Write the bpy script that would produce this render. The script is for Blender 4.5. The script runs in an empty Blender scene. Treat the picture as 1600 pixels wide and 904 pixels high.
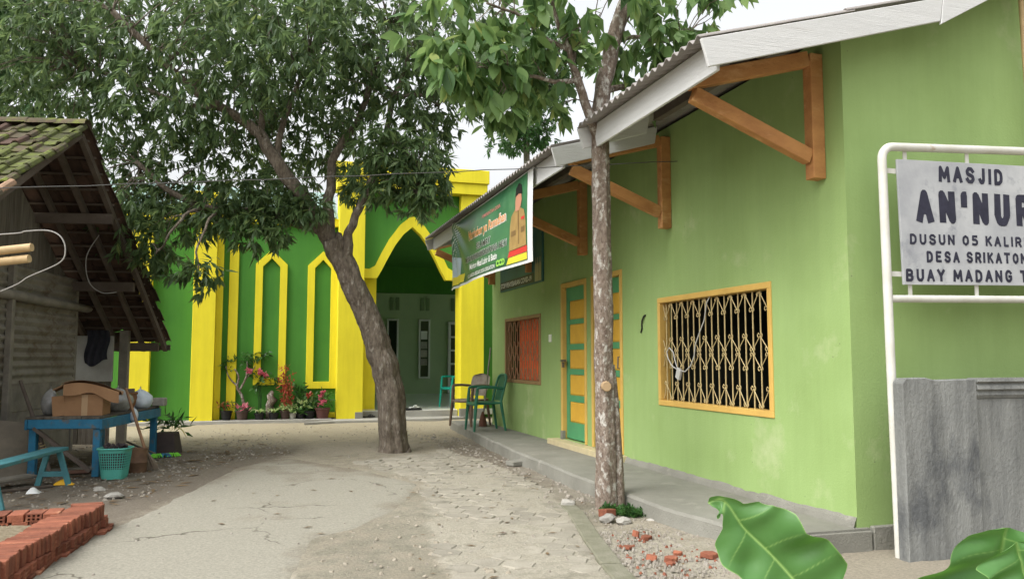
import bpy, bmesh, math, random
import numpy as np
from mathutils import Vector, Matrix, Euler, noise
random.seed(7); RNG = np.random.default_rng(7)
SC = bpy.context.scene; COL = SC.collection
rad = math.radians
# ------------------------------------------------------------ camera
cam = bpy.data.cameras.new('camera'); co = bpy.data.objects.new('camera', cam); COL.objects.link(co)
co.location = (0, 0, 1.2)
co.rotation_euler = (rad(90 + 4.823), 0, rad(-16.889))
cam.sensor_width = 36; cam.lens = 1280/1600*36; cam.clip_start = .05; cam.clip_end = 800
SC.camera = co
# ------------------------------------------------------------ sky (bright overcast) and soft sun
SUN_EL, SUN_AZ = 52, -112          # azimuth from +Y towards +X, degrees
W = bpy.data.worlds.new('World'); SC.world = W; W.use_nodes = True
nt = W.node_tree; nt.nodes.clear()
sky = nt.nodes.new('ShaderNodeTexSky'); sky.sky_type = 'NISHITA'; sky.sun_disc = False
sky.sun_elevation = rad(SUN_EL); sky.sun_rotation = rad(SUN_AZ); sky.dust_density = 6; sky.air_density = 1.4
hs = nt.nodes.new('ShaderNodeHueSaturation'); hs.inputs['Saturation'].default_value = .13
bg = nt.nodes.new('ShaderNodeBackground'); bg.inputs['Strength'].default_value = .15
wo = nt.nodes.new('ShaderNodeOutputWorld')
wg = nt.nodes.new('ShaderNodeTexCoord'); wx = nt.nodes.new('ShaderNodeSeparateXYZ'); wm = nt.nodes.new('ShaderNodeMapRange')   # overcast sky: brighter overhead, as CIE overcast
wm.inputs['From Min'].default_value = 0; wm.inputs['From Max'].default_value = 1; wm.inputs['To Min'].default_value = 2.4; wm.inputs['To Max'].default_value = 2.65
wv = nt.nodes.new('ShaderNodeVectorMath'); wv.operation = 'SCALE'
nt.links.new(wg.outputs['Generated'], wx.inputs[0]); nt.links.new(wx.outputs['Z'], wm.inputs['Value']); nt.links.new(sky.outputs[0], hs.inputs['Color'])
nt.links.new(hs.outputs[0], wv.inputs[0]); nt.links.new(wm.outputs[0], wv.inputs['Scale']); nt.links.new(wv.outputs[0], bg.inputs['Color']); nt.links.new(bg.outputs[0], wo.inputs['Surface'])
sl = bpy.data.lights.new('sun', 'SUN'); sl.energy = .55; sl.angle = rad(24); sl.color = (1, .96, .9)
so = bpy.data.objects.new('sun', sl); COL.objects.link(so)
e, a = rad(SUN_EL), rad(SUN_AZ)
so.rotation_euler = Vector((math.cos(e)*math.sin(a), math.cos(e)*math.cos(a), math.sin(e))).to_track_quat('Z', 'Y').to_euler()
SC.view_settings.view_transform = 'Standard'; SC.view_settings.look = 'None'
SC.view_settings.exposure = -.22; SC.view_settings.gamma = 1
SC.cycles.max_bounces = 8; SC.cycles.diffuse_bounces = 5; SC.cycles.transparent_max_bounces = 8

# ------------------------------------------------------------ helpers
OFF = {}
def tag(o, label=None, cat=None, group=None, kind=None):
    if label: o['label'] = label
    if cat: o['category'] = cat
    if group: o['group'] = group
    if kind: o['kind'] = kind
    return o
def thing(name, label, cat, loc=(0,0,0), rz=0, group=None, world=False):
    o = bpy.data.objects.new(name, None); COL.objects.link(o); o.empty_display_size = .1
    o.location = loc; o.rotation_euler = (0,0,rz); tag(o, label, cat, group)
    if world: OFF[o.name] = Vector(loc)
    return o
def link(name, me, parent=None, M=None):
    o = bpy.data.objects.new(name, me); COL.objects.link(o)
    if parent is not None:
        o.parent = parent
        if parent.name in OFF: OFF[o.name] = OFF[parent.name]
    if M is not None:
        if parent is not None and parent.name in OFF: M = Matrix.Translation(-OFF[parent.name]) @ M
        o.matrix_basis = M
        OFF.pop(o.name, None)
    return o
class MB:
    def __init__(s): s.v = []; s.f = []; s.mi = []; s.m = 0
    def add(s, vs, fs):
        b = len(s.v); s.v += [tuple(x) for x in vs]
        for f in fs: s.f.append(tuple(b+i for i in f)); s.mi.append(s.m)
        return s
    def box(s, x0, x1, y0, y1, z0, z1):
        if x0>x1: x0,x1=x1,x0
        if y0>y1: y0,y1=y1,y0
        if z0>z1: z0,z1=z1,z0
        return s.add([(x,y,z) for z in (z0,z1) for y in (y0,y1) for x in (x0,x1)],
            [(0,2,3,1),(4,5,7,6),(0,1,5,4),(2,6,7,3),(0,4,6,2),(1,3,7,5)])
    def obox(s, c, size, R):
        h = [d/2 for d in size]; c = Vector(c)
        return s.add([c + R @ Vector((sx*h[0], sy*h[1], sz*h[2])) for sz in (-1,1) for sy in (-1,1) for sx in (-1,1)],
            [(0,2,3,1),(4,5,7,6),(0,1,5,4),(2,6,7,3),(0,4,6,2),(1,3,7,5)])
    def bar(s, a, b, w, h, up=(0,0,1)):
        a, b = Vector(a), Vector(b); d = (b-a); L = d.length; d.normalize()
        u = Vector(up); x = d.cross(u)
        if x.length < 1e-4: x = d.cross(Vector((1,0,0)))
        x.normalize(); u = x.cross(d)
        R = Matrix((x, d, u)).transposed()
        return s.obox((a+b)/2, (w, L, h), R)
    def prism(s, poly, vec):
        n = len(poly); vec = Vector(vec); p = [Vector(q) for q in poly]
        s.add(p + [q+vec for q in p], [tuple(range(n-1,-1,-1)), tuple(range(n,2*n))] + [(i,(i+1)%n,n+(i+1)%n,n+i) for i in range(n)])
        return s
    def tube(s, pts, r, n=8, cap=True, jit=0):
        P = [Vector(p) for p in pts]; rs = r if hasattr(r,'__len__') else [r]*len(P)
        vs = []; ref = None
        for i, p in enumerate(P):
            d = (P[min(i+1,len(P)-1)] - P[max(i-1,0)]).normalized()
            if ref is None:
                ref = Vector((1,0,0)) if abs(d.x) < .8 else Vector((0,1,0))
            x = (ref - d*ref.dot(d)).normalized(); ref = x; y = d.cross(x)
            for k in range(n):
                t = 2*math.pi*k/n; rr = rs[i]*(1+jit*math.sin(3*t+i*.7)*.6+jit*(random.random()-.5))
                vs.append(p + (x*math.cos(t)+y*math.sin(t))*rr)
        fs = []
        for i in range(len(P)-1):
            for k in range(n):
                fs.append((i*n+k, i*n+(k+1)%n, (i+1)*n+(k+1)%n, (i+1)*n+k))
        if cap: fs += [tuple(range(n-1,-1,-1)), tuple(range((len(P)-1)*n, len(P)*n))]
        return s.add(vs, fs)
    def lathe(s, prof, c=(0,0,0), n=16, sx=1, sy=1):
        vs = []; c = Vector(c)
        for r, z in prof:
            for k in range(n):
                t = 2*math.pi*k/n; vs.append(c + Vector((r*math.cos(t)*sx, r*math.sin(t)*sy, z)))
        fs = [(i*n+k, i*n+(k+1)%n, (i+1)*n+(k+1)%n, (i+1)*n+k) for i in range(len(prof)-1) for k in range(n)]
        fs += [tuple(range(n-1,-1,-1)), tuple(range((len(prof)-1)*n, len(prof)*n))]
        return s.add(vs, fs)
    def grid(s, fn, nu, nv):
        vs = [fn(i/nu, j/nv) for j in range(nv+1) for i in range(nu+1)]
        return s.add(vs, [(j*(nu+1)+i, j*(nu+1)+i+1, (j+1)*(nu+1)+i+1, (j+1)*(nu+1)+i) for j in range(nv) for i in range(nu)])
    def mesh(s, name, mats, smooth=False, off=None, bevel=0):
        me = bpy.data.meshes.new(name)
        v = s.v if off is None else [tuple(Vector(q)-off) for q in s.v]
        me.from_pydata(v, [], s.f); 
        if not isinstance(mats, (list,tuple)): mats = [mats]
        for m in mats: me.materials.append(m)
        if len(mats) > 1:
            for p, m in zip(me.polygons, s.mi): p.material_index = m
        if bevel:
            bm = bmesh.new(); bm.from_mesh(me)
            es = [e for e in bm.edges if len(e.link_faces)==2 and e.calc_face_angle(0) > .6]
            bmesh.ops.bevel(bm, geom=es, offset=bevel, segments=1, affect='EDGES', clamp_overlap=True)
            bm.to_mesh(me); bm.free()
        if smooth:
            for p in me.polygons: p.use_smooth = True
            if smooth != 2: 
                try: me.set_sharp_from_angle(angle=rad(50))
                except Exception: pass
        me.update(); return me
    def build(s, name, mats, parent=None, smooth=False, bevel=0, kind=None, label=None, cat=None, group=None):
        off = OFF.get(parent.name) if parent is not None else None
        o = link(name, s.mesh(name, mats, smooth, off, bevel), parent)
        return tag(o, label, cat, group, kind)
def copy_tree(o, parent=None, **kw):
    c = o.copy(); COL.objects.link(c)
    if parent is not None: c.parent = parent
    for ch in list(o.children): copy_tree(ch, c)
    for k, v in kw.items(): c[k] = v
    return c
def fract(x, y, z=0, s=1): return noise.noise(Vector((x*s, y*s, z*s)))

# ------------------------------------------------------------ materials
def srgb(r, g, b): return tuple(((c/255)/12.92 if c/255 < .04045 else ((c/255+.055)/1.055)**2.4) for c in (r,g,b)) + (1,)
def sc(c, k): return (min(c[0]*k,1), min(c[1]*k,1), min(c[2]*k,1), 1)
def mat(name, c1, c2=None, scale=6, rough=.75, bump=.15, bscale=40, stretch=(1,1,1), rnd=0, c3=None, s3=1.5, t3=.58, spec=.3, metal=0, detail=6, lo=.35, hi=.68, hue_rnd=None, streak=0, specks=0):
    m = bpy.data.materials.new(name); m.use_nodes = True; T = m.node_tree; N = T.nodes; L = T.links
    B = N['Principled BSDF']; B.inputs['Roughness'].default_value = rough; B.inputs['Specular IOR Level'].default_value = spec; B.inputs['Metallic'].default_value = metal
    tc = N.new('ShaderNodeNewGeometry') if not rnd else N.new('ShaderNodeTexCoord')
    src = tc.outputs['Position'] if not rnd else tc.outputs['Object']
    mp = N.new('ShaderNodeMapping'); mp.inputs['Scale'].default_value = stretch; L.new(src, mp.inputs['Vector'])
    V = mp.outputs[0]
    if rnd:
        oi = N.new('ShaderNodeObjectInfo'); ad = N.new('ShaderNodeVectorMath'); ad.operation = 'ADD'
        cb = N.new('ShaderNodeCombineXYZ'); mm = N.new('ShaderNodeMath'); mm.operation = 'MULTIPLY'; mm.inputs[1].default_value = 37
        L.new(oi.outputs['Random'], mm.inputs[0]); L.new(mm.outputs[0], cb.inputs[0]); L.new(mm.outputs[0], cb.inputs[1]); L.new(V, ad.inputs[0]); L.new(cb.outputs[0], ad.inputs[1]); V = ad.outputs[0]
    def ns(sc_, det=detail, ro=.6):
        n = N.new('ShaderNodeTexNoise'); n.inputs['Scale'].default_value = sc_; n.inputs['Detail'].default_value = det; n.inputs['Roughness'].default_value = ro; L.new(V, n.inputs['Vector']); return n.outputs['Fac']
    def ramp(x, lo_, hi_):
        r = N.new('ShaderNodeMapRange'); r.inputs['From Min'].default_value = lo_; r.inputs['From Max'].default_value = hi_; L.new(x, r.inputs['Value']); return r.outputs[0]
    def mix(f, a_, b_, t='MIX'):
        x = N.new('ShaderNodeMix'); x.data_type = 'RGBA'; x.blend_type = t
        for s_, q in ((0, f), (6, a_), (7, b_)):
            if hasattr(q, 'links'): L.new(q, x.inputs[s_])
            else: x.inputs[s_].default_value = q
        return x.outputs[2]
    c = c1
    if c2: c = mix(ramp(ns(scale), lo, hi), c1, c2)
    if c3: c = mix(ramp(ns(s3, 8, .65), t3, t3+.12), c, c3)
    if rnd:
        mr = N.new('ShaderNodeMapRange'); mr.inputs['To Min'].default_value = 1-rnd; mr.inputs['To Max'].default_value = 1+rnd; L.new(oi.outputs['Random'], mr.inputs['Value'])
        vm = N.new('ShaderNodeVectorMath'); vm.operation = 'SCALE'
        if hasattr(c, 'links'): L.new(c, vm.inputs[0])
        else: vm.inputs[0].default_value = c[:3]
        L.new(mr.outputs[0], vm.inputs['Scale']); c = vm.outputs[0]
    if streak:      # rain streaks and washed dirt running down the face
        m2 = N.new('ShaderNodeMapping'); m2.inputs['Scale'].default_value = (5, 5, .45); L.new(src, m2.inputs['Vector'])
        n2 = N.new('ShaderNodeTexNoise'); n2.inputs['Scale'].default_value = 1.6; n2.inputs['Detail'].default_value = 9; n2.inputs['Roughness'].default_value = .7; L.new(m2.outputs[0], n2.inputs['Vector'])
        sr = N.new('ShaderNodeMapRange'); sr.inputs['From Min'].default_value = .36; sr.inputs['From Max'].default_value = .66; sr.inputs['To Min'].default_value = 1-streak; sr.inputs['To Max'].default_value = 1+streak*.6; L.new(n2.outputs['Fac'], sr.inputs['Value'])
        v2 = N.new('ShaderNodeVectorMath'); v2.operation = 'SCALE'; L.new(c, v2.inputs[0]); L.new(sr.outputs[0], v2.inputs['Scale']); c = v2.outputs[0]
    if specks:      # small dark dirt spots
        vo = N.new('ShaderNodeTexVoronoi'); vo.inputs['Scale'].default_value = 9; L.new(src, vo.inputs['Vector'])
        n3 = N.new('ShaderNodeTexNoise'); n3.inputs['Scale'].default_value = 1.4; n3.inputs['Detail'].default_value = 4; L.new(src, n3.inputs['Vector'])
        th = N.new('ShaderNodeMath'); th.operation = 'MULTIPLY_ADD'; th.inputs[1].default_value = .22; th.inputs[2].default_value = -.085; L.new(n3.outputs['Fac'], th.inputs[0])
        lt = N.new('ShaderNodeMath'); lt.operation = 'LESS_THAN'; L.new(vo.outputs['Distance'], lt.inputs[0]); L.new(th.outputs[0], lt.inputs[1])
        ml = N.new('ShaderNodeMath'); ml.operation = 'MULTIPLY'; ml.inputs[1].default_value = specks; L.new(lt.outputs[0], ml.inputs[0])
        c = mix(ml.outputs[0], c, (.10,.095,.075,1))
    if hasattr(c, 'links'): L.new(c, B.inputs['Base Color'])
    else: B.inputs['Base Color'].default_value = c
    if bump:
        b = N.new('ShaderNodeBump'); b.inputs['Strength'].default_value = bump; b.inputs['Distance'].default_value = .02
        L.new(ns(bscale, 8), b.inputs['Height']); L.new(b.outputs[0], B.inputs['Normal'])
    m['_'] = 1
    return m
def leafmat(name, c1, c2, trans=.35, rough=.42, c3=None):
    m = bpy.data.materials.new(name); m.use_nodes = True; T = m.node_tree; N = T.nodes; L = T.links; B = N['Principled BSDF']
    g = N.new('ShaderNodeNewGeometry'); r = N.new('ShaderNodeValToRGB'); r.color_ramp.elements[0].color = c1; r.color_ramp.elements[1].color = c2
    if c3: e_ = r.color_ramp.elements.new(.93); e_.color = c2; r.color_ramp.elements[-1].color = c3
    oi = N.new('ShaderNodeObjectInfo'); ad = N.new('ShaderNodeMath'); ad.operation = 'ADD'; fr = N.new('ShaderNodeMath'); fr.operation = 'FRACT'
    L.new(g.outputs['Random Per Island'], ad.inputs[0]); L.new(oi.outputs['Random'], ad.inputs[1]); L.new(ad.outputs[0], fr.inputs[0]); L.new(fr.outputs[0], r.inputs['Fac'])
    L.new(r.outputs[0], B.inputs['Base Color']); B.inputs['Roughness'].default_value = rough; B.inputs['Specular IOR Level'].default_value = .35
    t = N.new('ShaderNodeBsdfTranslucent'); hv = N.new('ShaderNodeHueSaturation'); hv.inputs['Value'].default_value = 1.6; hv.inputs['Hue'].default_value = .48; L.new(r.outputs[0], hv.inputs['Color']); L.new(hv.outputs[0], t.inputs['Color'])
    x = N.new('ShaderNodeMixShader'); x.inputs[0].default_value = trans; L.new(B.outputs[0], x.inputs[1]); L.new(t.outputs[0], x.inputs[2]); L.new(x.outputs[0], N['Material Output'].inputs['Surface'])
    return m
def attrmat(name, cols, rough=.9, bump=.5, bscale=60, det=(5, 55), crack=0):
    """soil and concrete: a base colour plus float attributes that mix further colours in, broken up by noise"""
    m = bpy.data.materials.new(name); m.use_nodes = True; T = m.node_tree; N = T.nodes; L = T.links; B = N['Principled BSDF']
    g = N.new('ShaderNodeNewGeometry')
    def ns(s_, d=8): 
        n = N.new('ShaderNodeTexNoise'); n.inputs['Scale'].default_value = s_; n.inputs['Detail'].default_value = d; n.inputs['Roughness'].default_value = .65; L.new(g.outputs['Position'], n.inputs['Vector']); return n.outputs['Fac']
    n1, n2 = ns(det[0]), ns(det[1])
    c = None
    def mix(f, a_, b_, t='MIX'):
        x = N.new('ShaderNodeMix'); x.data_type = 'RGBA'; x.blend_type = t
        for s_, q in ((0, f), (6, a_), (7, b_)):
            if hasattr(q, 'links'): L.new(q, x.inputs[s_])
            else: x.inputs[s_].default_value = q
        return x.outputs[2]
    c = cols[0][1]
    for an, cc in cols[1:]:
        at = N.new('ShaderNodeAttribute'); at.attribute_name = an
        su = N.new('ShaderNodeMath'); su.operation = 'MULTIPLY_ADD'; su.inputs[1].default_value = 1.6; L.new(n1, su.inputs[0])
        L.new(at.outputs['Fac'], su.inputs[2])
        mr = N.new('ShaderNodeMapRange'); mr.inputs['From Min'].default_value = 1.0; mr.inputs['From Max'].default_value = 1.5; L.new(su.outputs[0], mr.inputs['Value'])
        c = mix(mr.outputs[0], c, cc)
    if crack:
        nd = N.new('ShaderNodeTexNoise'); nd.inputs['Scale'].default_value = 3.5; nd.inputs['Detail'].default_value = 6; L.new(g.outputs['Position'], nd.inputs['Vector'])
        ad = N.new('ShaderNodeVectorMath'); ad.operation = 'MULTIPLY_ADD'; ad.inputs[1].default_value = (.35,.35,.35); L.new(nd.outputs['Color'], ad.inputs[0]); L.new(g.outputs['Position'], ad.inputs[2])
        vo = N.new('ShaderNodeTexVoronoi'); vo.feature = 'DISTANCE_TO_EDGE'; vo.inputs['Scale'].default_value = .95; L.new(ad.outputs[0], vo.inputs['Vector'])
        cr = N.new('ShaderNodeMapRange'); cr.inputs['From Min'].default_value = .003; cr.inputs['From Max'].default_value = .012; cr.inputs['To Min'].default_value = crack; cr.inputs['To Max'].default_value = 0; L.new(vo.outputs['Distance'], cr.inputs['Value'])
        nm_ = N.new('ShaderNodeMapRange'); nm_.inputs['From Min'].default_value = .48; nm_.inputs['From Max'].default_value = .58; L.new(ns(1.1, 3), nm_.inputs['Value'])
        mu = N.new('ShaderNodeMath'); mu.operation = 'MULTIPLY'; L.new(cr.outputs[0], mu.inputs[0]); L.new(nm_.outputs[0], mu.inputs[1])
        c = mix(mu.outputs[0], c, (.07,.06,.045,1))
    mr = N.new('ShaderNodeMapRange'); mr.inputs['From Min'].default_value = .3; mr.inputs['From Max'].default_value = .7; mr.inputs['To Min'].default_value = .72; mr.inputs['To Max'].default_value = 1.2; L.new(n2, mr.inputs['Value'])
    vm = N.new('ShaderNodeVectorMath'); vm.operation = 'SCALE'; L.new(c, vm.inputs[0]); L.new(mr.outputs[0], vm.inputs['Scale'])
    L.new(vm.outputs[0], B.inputs['Base Color']); B.inputs['Roughness'].default_value = rough; B.inputs['Specular IOR Level'].default_value = .15
    b = N.new('ShaderNodeBump'); b.inputs['Strength'].default_value = bump; b.inputs['Distance'].default_value = .02; L.new(ns(bscale), b.inputs['Height']); L.new(b.outputs[0], B.inputs['Normal'])
    return m
def set_attr(me, name, vals):
    at = me.attributes.new(name, 'FLOAT', 'POINT'); at.data.foreach_set('value', np.asarray(vals, dtype=np.float32))

M = {}
M['lime'] = mat('lime_wall_paint', (.285,.405,.15,1), (.25,.36,.125,1), 1.6, .85, .16, 70, c3=(.37,.45,.22,1), s3=1.4, t3=.585, streak=.05, specks=.5)
M['mgreen'] = mat('mosque_green_paint', (.068,.235,.033,1), (.056,.205,.028,1), 1.2, .8, .10, 60, streak=.075)
M['myellow'] = mat('mosque_yellow_paint', (.80,.69,.03,1), (.74,.63,.028,1), 1.5, .75, .08, 60, streak=.075)
M['mpale'] = mat('pale_hall_wall', (.40,.52,.32,1), (.36,.48,.29,1), 2, .85)
M['ceil'] = mat('hall_ceiling', (.55,.6,.5,1), None)
M['tilefloor'] = mat('glazed_floor_tile', (.74,.77,.73,1), (.70,.73,.69,1), 3, .15, 0, spec=.5)
M['concrete'] = mat('walkway_concrete', (.25,.245,.21,1), (.18,.175,.148,1), 2.2, .92, .5, 70, c3=(.30,.29,.25,1), s3=3, specks=.6)
M['plinth'] = mat('plinth_concrete', (.38,.37,.33,1), (.30,.29,.26,1), 3, .9, .3, 60)
M['grey'] = mat('grey_cement_render', (.185,.19,.182,1), (.235,.24,.225,1), 5, .9, .5, 60, (1,1,.55), c3=(.105,.11,.112,1), s3=2.6, t3=.56, streak=.3, specks=.4)
M['white'] = mat('white_fascia_board', (.60,.605,.595,1), (.53,.535,.525,1), 2, .7, .3, 22, (.35,.35,14), c3=(.42,.41,.38,1), s3=1.2, t3=.62)
M['bracket'] = mat('orange_brown_timber', (.50,.245,.085,1), (.37,.165,.06,1), 9, .75, .4, 60, (.5,1,1), c3=(.56,.31,.13,1), s3=7, t3=.55)
M['wood'] = mat('dark_rafter_wood', (.095,.074,.06,1), (.14,.115,.095,1), 4, .9, .4, 50)
M['zinc'] = mat('grey_roof_sheet', (.30,.28,.26,1), (.22,.20,.19,1), 3, .7, .15, 30, c3=(.16,.13,.11,1), s3=4)
M['frame'] = mat('ochre_frame_paint', (.62,.40,.105,1), (.54,.34,.09,1), 5, .6, .15, 50)
M['bars'] = mat('cream_iron_bars', (.52,.42,.20,1), (.40,.30,.14,1), 20, .55, .1)
M['dgreen'] = mat('door_green_paint', (.085,.31,.14,1), (.07,.26,.12,1), 5, .55, .1)
M['dyellow'] = mat('door_yellow_paint', (.66,.385,.05,1), (.57,.32,.045,1), 5, .55, .1)
M['dark'] = mat('room_wall_shade_tone', (.035,.04,.03,1), None)  # near-black tone puts the unlit room's darkness into the wall colour
M['curtain'] = mat('orange_curtain', (.80,.17,.05,1), (.66,.12,.04,1), 8, .8, .1)
M['post'] = mat('off_white_pipe_paint', (.60,.595,.55,1), (.50,.49,.43,1), 6, .5, .1, 30, c3=(.36,.25,.15,1), s3=5, t3=.66)
M['board'] = mat('weathered_sign_board', (.33,.34,.355,1), (.44,.45,.455,1), 4, .65, .1, 40, (1,1,1), c3=(.255,.265,.285,1), s3=6, t3=.56)
M['ink'] = mat('navy_black_lettering', (.018,.018,.032,1), (.03,.03,.05,1), 20, .6, 0)
M['bark1'] = mat('grey_brown_bark', (.185,.155,.12,1), (.085,.066,.05,1), 34, .95, 1.0, 45, (1,1,.35), c3=(.30,.275,.23,1), s3=20, t3=.56)
M['bark2'] = mat('mottled_pale_bark', (.27,.22,.175,1), (.12,.085,.065,1), 42, .95, 1.0, 60, (1,1,.6), c3=(.50,.48,.43,1), s3=24, t3=.525)
M['branchcut'] = mat('cut_wood', (.36,.25,.14,1), None)
M['leafA'] = leafmat('dark_narrow_leaves', (.055,.10,.042,1), (.12,.19,.07,1), .45, .42, (.18,.24,.08,1))
M['leafB'] = leafmat('broad_fresh_leaves', (.07,.15,.05,1), (.17,.275,.09,1), .42, .45, (.29,.35,.11,1))
M['leafC'] = leafmat('backdrop_leaves', (.035,.085,.03,1), (.08,.16,.05,1), .35, .45)
M['leafP'] = leafmat('pot_plant_leaves', (.025,.075,.02,1), (.07,.17,.04,1), .3, .45)
M['leafR'] = leafmat('red_leaves', (.26,.04,.025,1), (.45,.10,.05,1), .3, .45)
M['leafV'] = leafmat('striped_leaves', (.22,.35,.10,1), (.42,.50,.24,1), .3, .45)
M['pink'] = leafmat('pink_petals', (.50,.07,.12,1), (.62,.22,.26,1), .3, .5)
M['brick'] = mat('hollow_red_brick', (.265,.095,.053,1), (.19,.066,.04,1), 16, .92, .5, 60, rnd=.32, c3=(.40,.19,.11,1), s3=9, t3=.6)
M['hole'] = mat('brick_hole_shade', (.10,.035,.02,1), None, bump=0)  # darkened brick colour paints shade into the backs of the holes
M['chip'] = mat('wood_chips', (.30,.26,.18,1), (.19,.15,.09,1), 30, .95, 1, 90)
M['plank'] = mat('weathered_grey_plank', (.185,.165,.135,1), (.10,.088,.07,1), 5, .95, .5, 40, (6,6,.5), rnd=.3)
M['plankp'] = mat('dry_board', (.26,.24,.20,1), (.17,.155,.13,1), 6, .95, .4, 40)
M['rusty'] = mat('old_corrugated_iron', (.24,.225,.19,1), (.16,.14,.11,1), 4, .75, .2, 50, c3=(.12,.09,.06,1), s3=3.4, t3=.55)
M['tile'] = mat('mossy_clay_tile', (.115,.085,.055,1), (.075,.07,.045,1), 7, .95, .5, 40, rnd=.35, c3=(.13,.16,.028,1), s3=4, t3=.50)
M['tileM'] = mat('bright_mossy_clay_tile', (.10,.12,.03,1), (.07,.065,.04,1), 9, .95, .5, 40, rnd=.35, c3=(.14,.17,.032,1), s3=8, t3=.53)
M['tileR'] = mat('red_brown_clay_tile', (.098,.060,.044,1), (.06,.042,.034,1), 7, .95, .5, 40, rnd=.45)
M['tileclay'] = mat('pale_clay_tile', (.40,.26,.17,1), (.30,.19,.12,1), 8, .9, .4, 40, rnd=.2)
M['mroof'] = mat('teal_grey_roof_tile', (.26,.36,.33,1), (.20,.29,.27,1), 5, .6, .2, 30, rnd=.15)
M['blue'] = mat('worn_blue_paint', (.03,.19,.33,1), (.02,.125,.22,1), 6, .6, .2, 40, c3=(.13,.12,.10,1), s3=9, t3=.55)
M['teal'] = mat('worn_teal_paint', (.075,.235,.26,1), (.05,.165,.19,1), 6, .6, .2, 40, c3=(.16,.15,.13,1), s3=6, t3=.6)
M['card'] = mat('brown_cardboard', (.33,.19,.10,1), (.27,.15,.08,1), 6, .9, .1)
M['pgreen'] = mat('dark_green_plastic', (.035,.175,.105,1), (.03,.14,.085,1), 8, .4, .05)
M['pteal'] = mat('turquoise_plastic', (.02,.38,.28,1), None, rough=.35, bump=0)
M['pbask'] = mat('aqua_plastic', (.10,.40,.33,1), (.08,.34,.28,1), 8, .45, .05)
M['pbeige'] = mat('beige_chair_plastic', (.27,.24,.19,1), (.18,.14,.10,1), 9, .5, .1)
M['pbrown'] = mat('brown_chair_arm', (.20,.13,.09,1), (.15,.10,.07,1), 8, .5, .1)
M['black'] = mat('black_plastic', (.015,.015,.016,1), None, rough=.5, bump=0)
M['wire'] = mat('grey_wire', (.30,.29,.27,1), None, rough=.6, bump=0)
M['wirew'] = mat('white_cable', (.48,.48,.45,1), None, rough=.5, bump=0)
M['bamboo'] = mat('pale_bamboo', (.52,.38,.20,1), (.44,.31,.16,1), 12, .6, .1)
M['paper'] = mat('white_paper', (.75,.77,.76,1), None, bump=0)
M['bagw'] = mat('white_plastic_bag', (.62,.69,.76,1), (.5,.58,.66,1), 9, .35, .3, 20)
M['bagg'] = mat('grey_clear_plastic_bag', (.24,.24,.23,1), (.33,.33,.32,1), 9, .25, .4, 20, spec=.6)
M['clay'] = mat('brown_clay_pot', (.24,.12,.065,1), (.18,.09,.05,1), 8, .8, .2)
M['stone'] = mat('pale_rubble_stone', (.36,.345,.31,1), (.26,.245,.215,1), 12, .95, .6, 50, rnd=.25)
M['yel'] = mat('yellow_plastic', (.75,.42,.03,1), None, rough=.5, bump=0)
M['lgreen'] = mat('neon_green_mop', (.20,.62,.06,1), None, rough=.9, bump=.3)
M['glass'] = mat('dark_window_glass', (.02,.025,.022,1), None, rough=.12, bump=0, spec=.6)
M['wframe'] = mat('white_window_frame', (.70,.72,.70,1), None, rough=.5, bump=0)
M['alum'] = mat('padlock_metal', (.16,.14,.12,1), None, rough=.45, bump=0, metal=.6)
M['switch'] = mat('white_switch', (.7,.72,.62,1), None, bump=0)
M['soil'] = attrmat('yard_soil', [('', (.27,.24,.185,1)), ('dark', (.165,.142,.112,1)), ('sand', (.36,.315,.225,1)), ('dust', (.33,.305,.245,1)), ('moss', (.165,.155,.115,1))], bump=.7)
M['slab'] = attrmat('sandy_concrete', [('', (.275,.260,.212,1)), ('dirt', (.205,.180,.138,1))], bump=.35, bscale=110, det=(2.4, 60), crack=.8)
M['paver'] = mat('dusty_hex_paver', (.305,.282,.23,1), (.245,.225,.18,1), 7, .95, .5, 60, rnd=.12, c3=(.19,.175,.135,1), s3=4, t3=.56)
M['moss'] = mat('mossy_kerb_concrete', (.15,.15,.10,1), (.22,.21,.16,1), 7, .95, .6, 50)
M['pebble'] = mat('grey_brown_pebble', (.30,.275,.235,1), (.21,.185,.15,1), 25, .95, .3, 60)
M['litter'] = mat('pale_litter_chip', (.31,.28,.225,1), (.22,.19,.14,1), 25, .95, .2, 60)
M['dryleaf'] = leafmat('dry_fallen_leaves', (.10,.065,.035,1), (.20,.14,.075,1), .2, .8)
# ------------------------------------------------------------ ground, slab, pavers, kerb, walkway
def inpoly(x, y, P):
    c = False; j = len(P)-1
    for i in range(len(P)):
        if (P[i][1] > y) != (P[j][1] > y) and x < (P[j][0]-P[i][0])*(y-P[i][1])/(P[j][1]-P[i][1])+P[i][0]: c = not c
        j = i
    return c
def pdist(x, y, P):
    p = Vector((x, y)); best = 9
    for i in range(len(P)):
        a, b = Vector(P[i]), Vector(P[(i+1) % len(P)]); d = b-a; t = max(0, min(1, (p-a).dot(d)/d.length_squared)); best = min(best, (p-a-d*t).length)
    return best
SLAB = [(-1.5,2.0),(-1.34,4.2),(-1.22,5.1),(-1.12,5.9),(-1.03,6.45),(-.88,6.95),(-.73,7.48),(-.56,8.28),(-.42,8.9),(-.26,9.59),(.0,10.05),(.35,10.36),(.62,9.9),(.86,9.4),(1.05,9.05),(1.3,8.4),(1.47,7.87),(1.3,7.3),(1.16,6.85),(1.02,6.5),(.8,6.2),(.67,5.95),(.38,5.72),(.31,5.45),(.2,4.75),(.12,4.2),(.05,2.0)]
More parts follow.
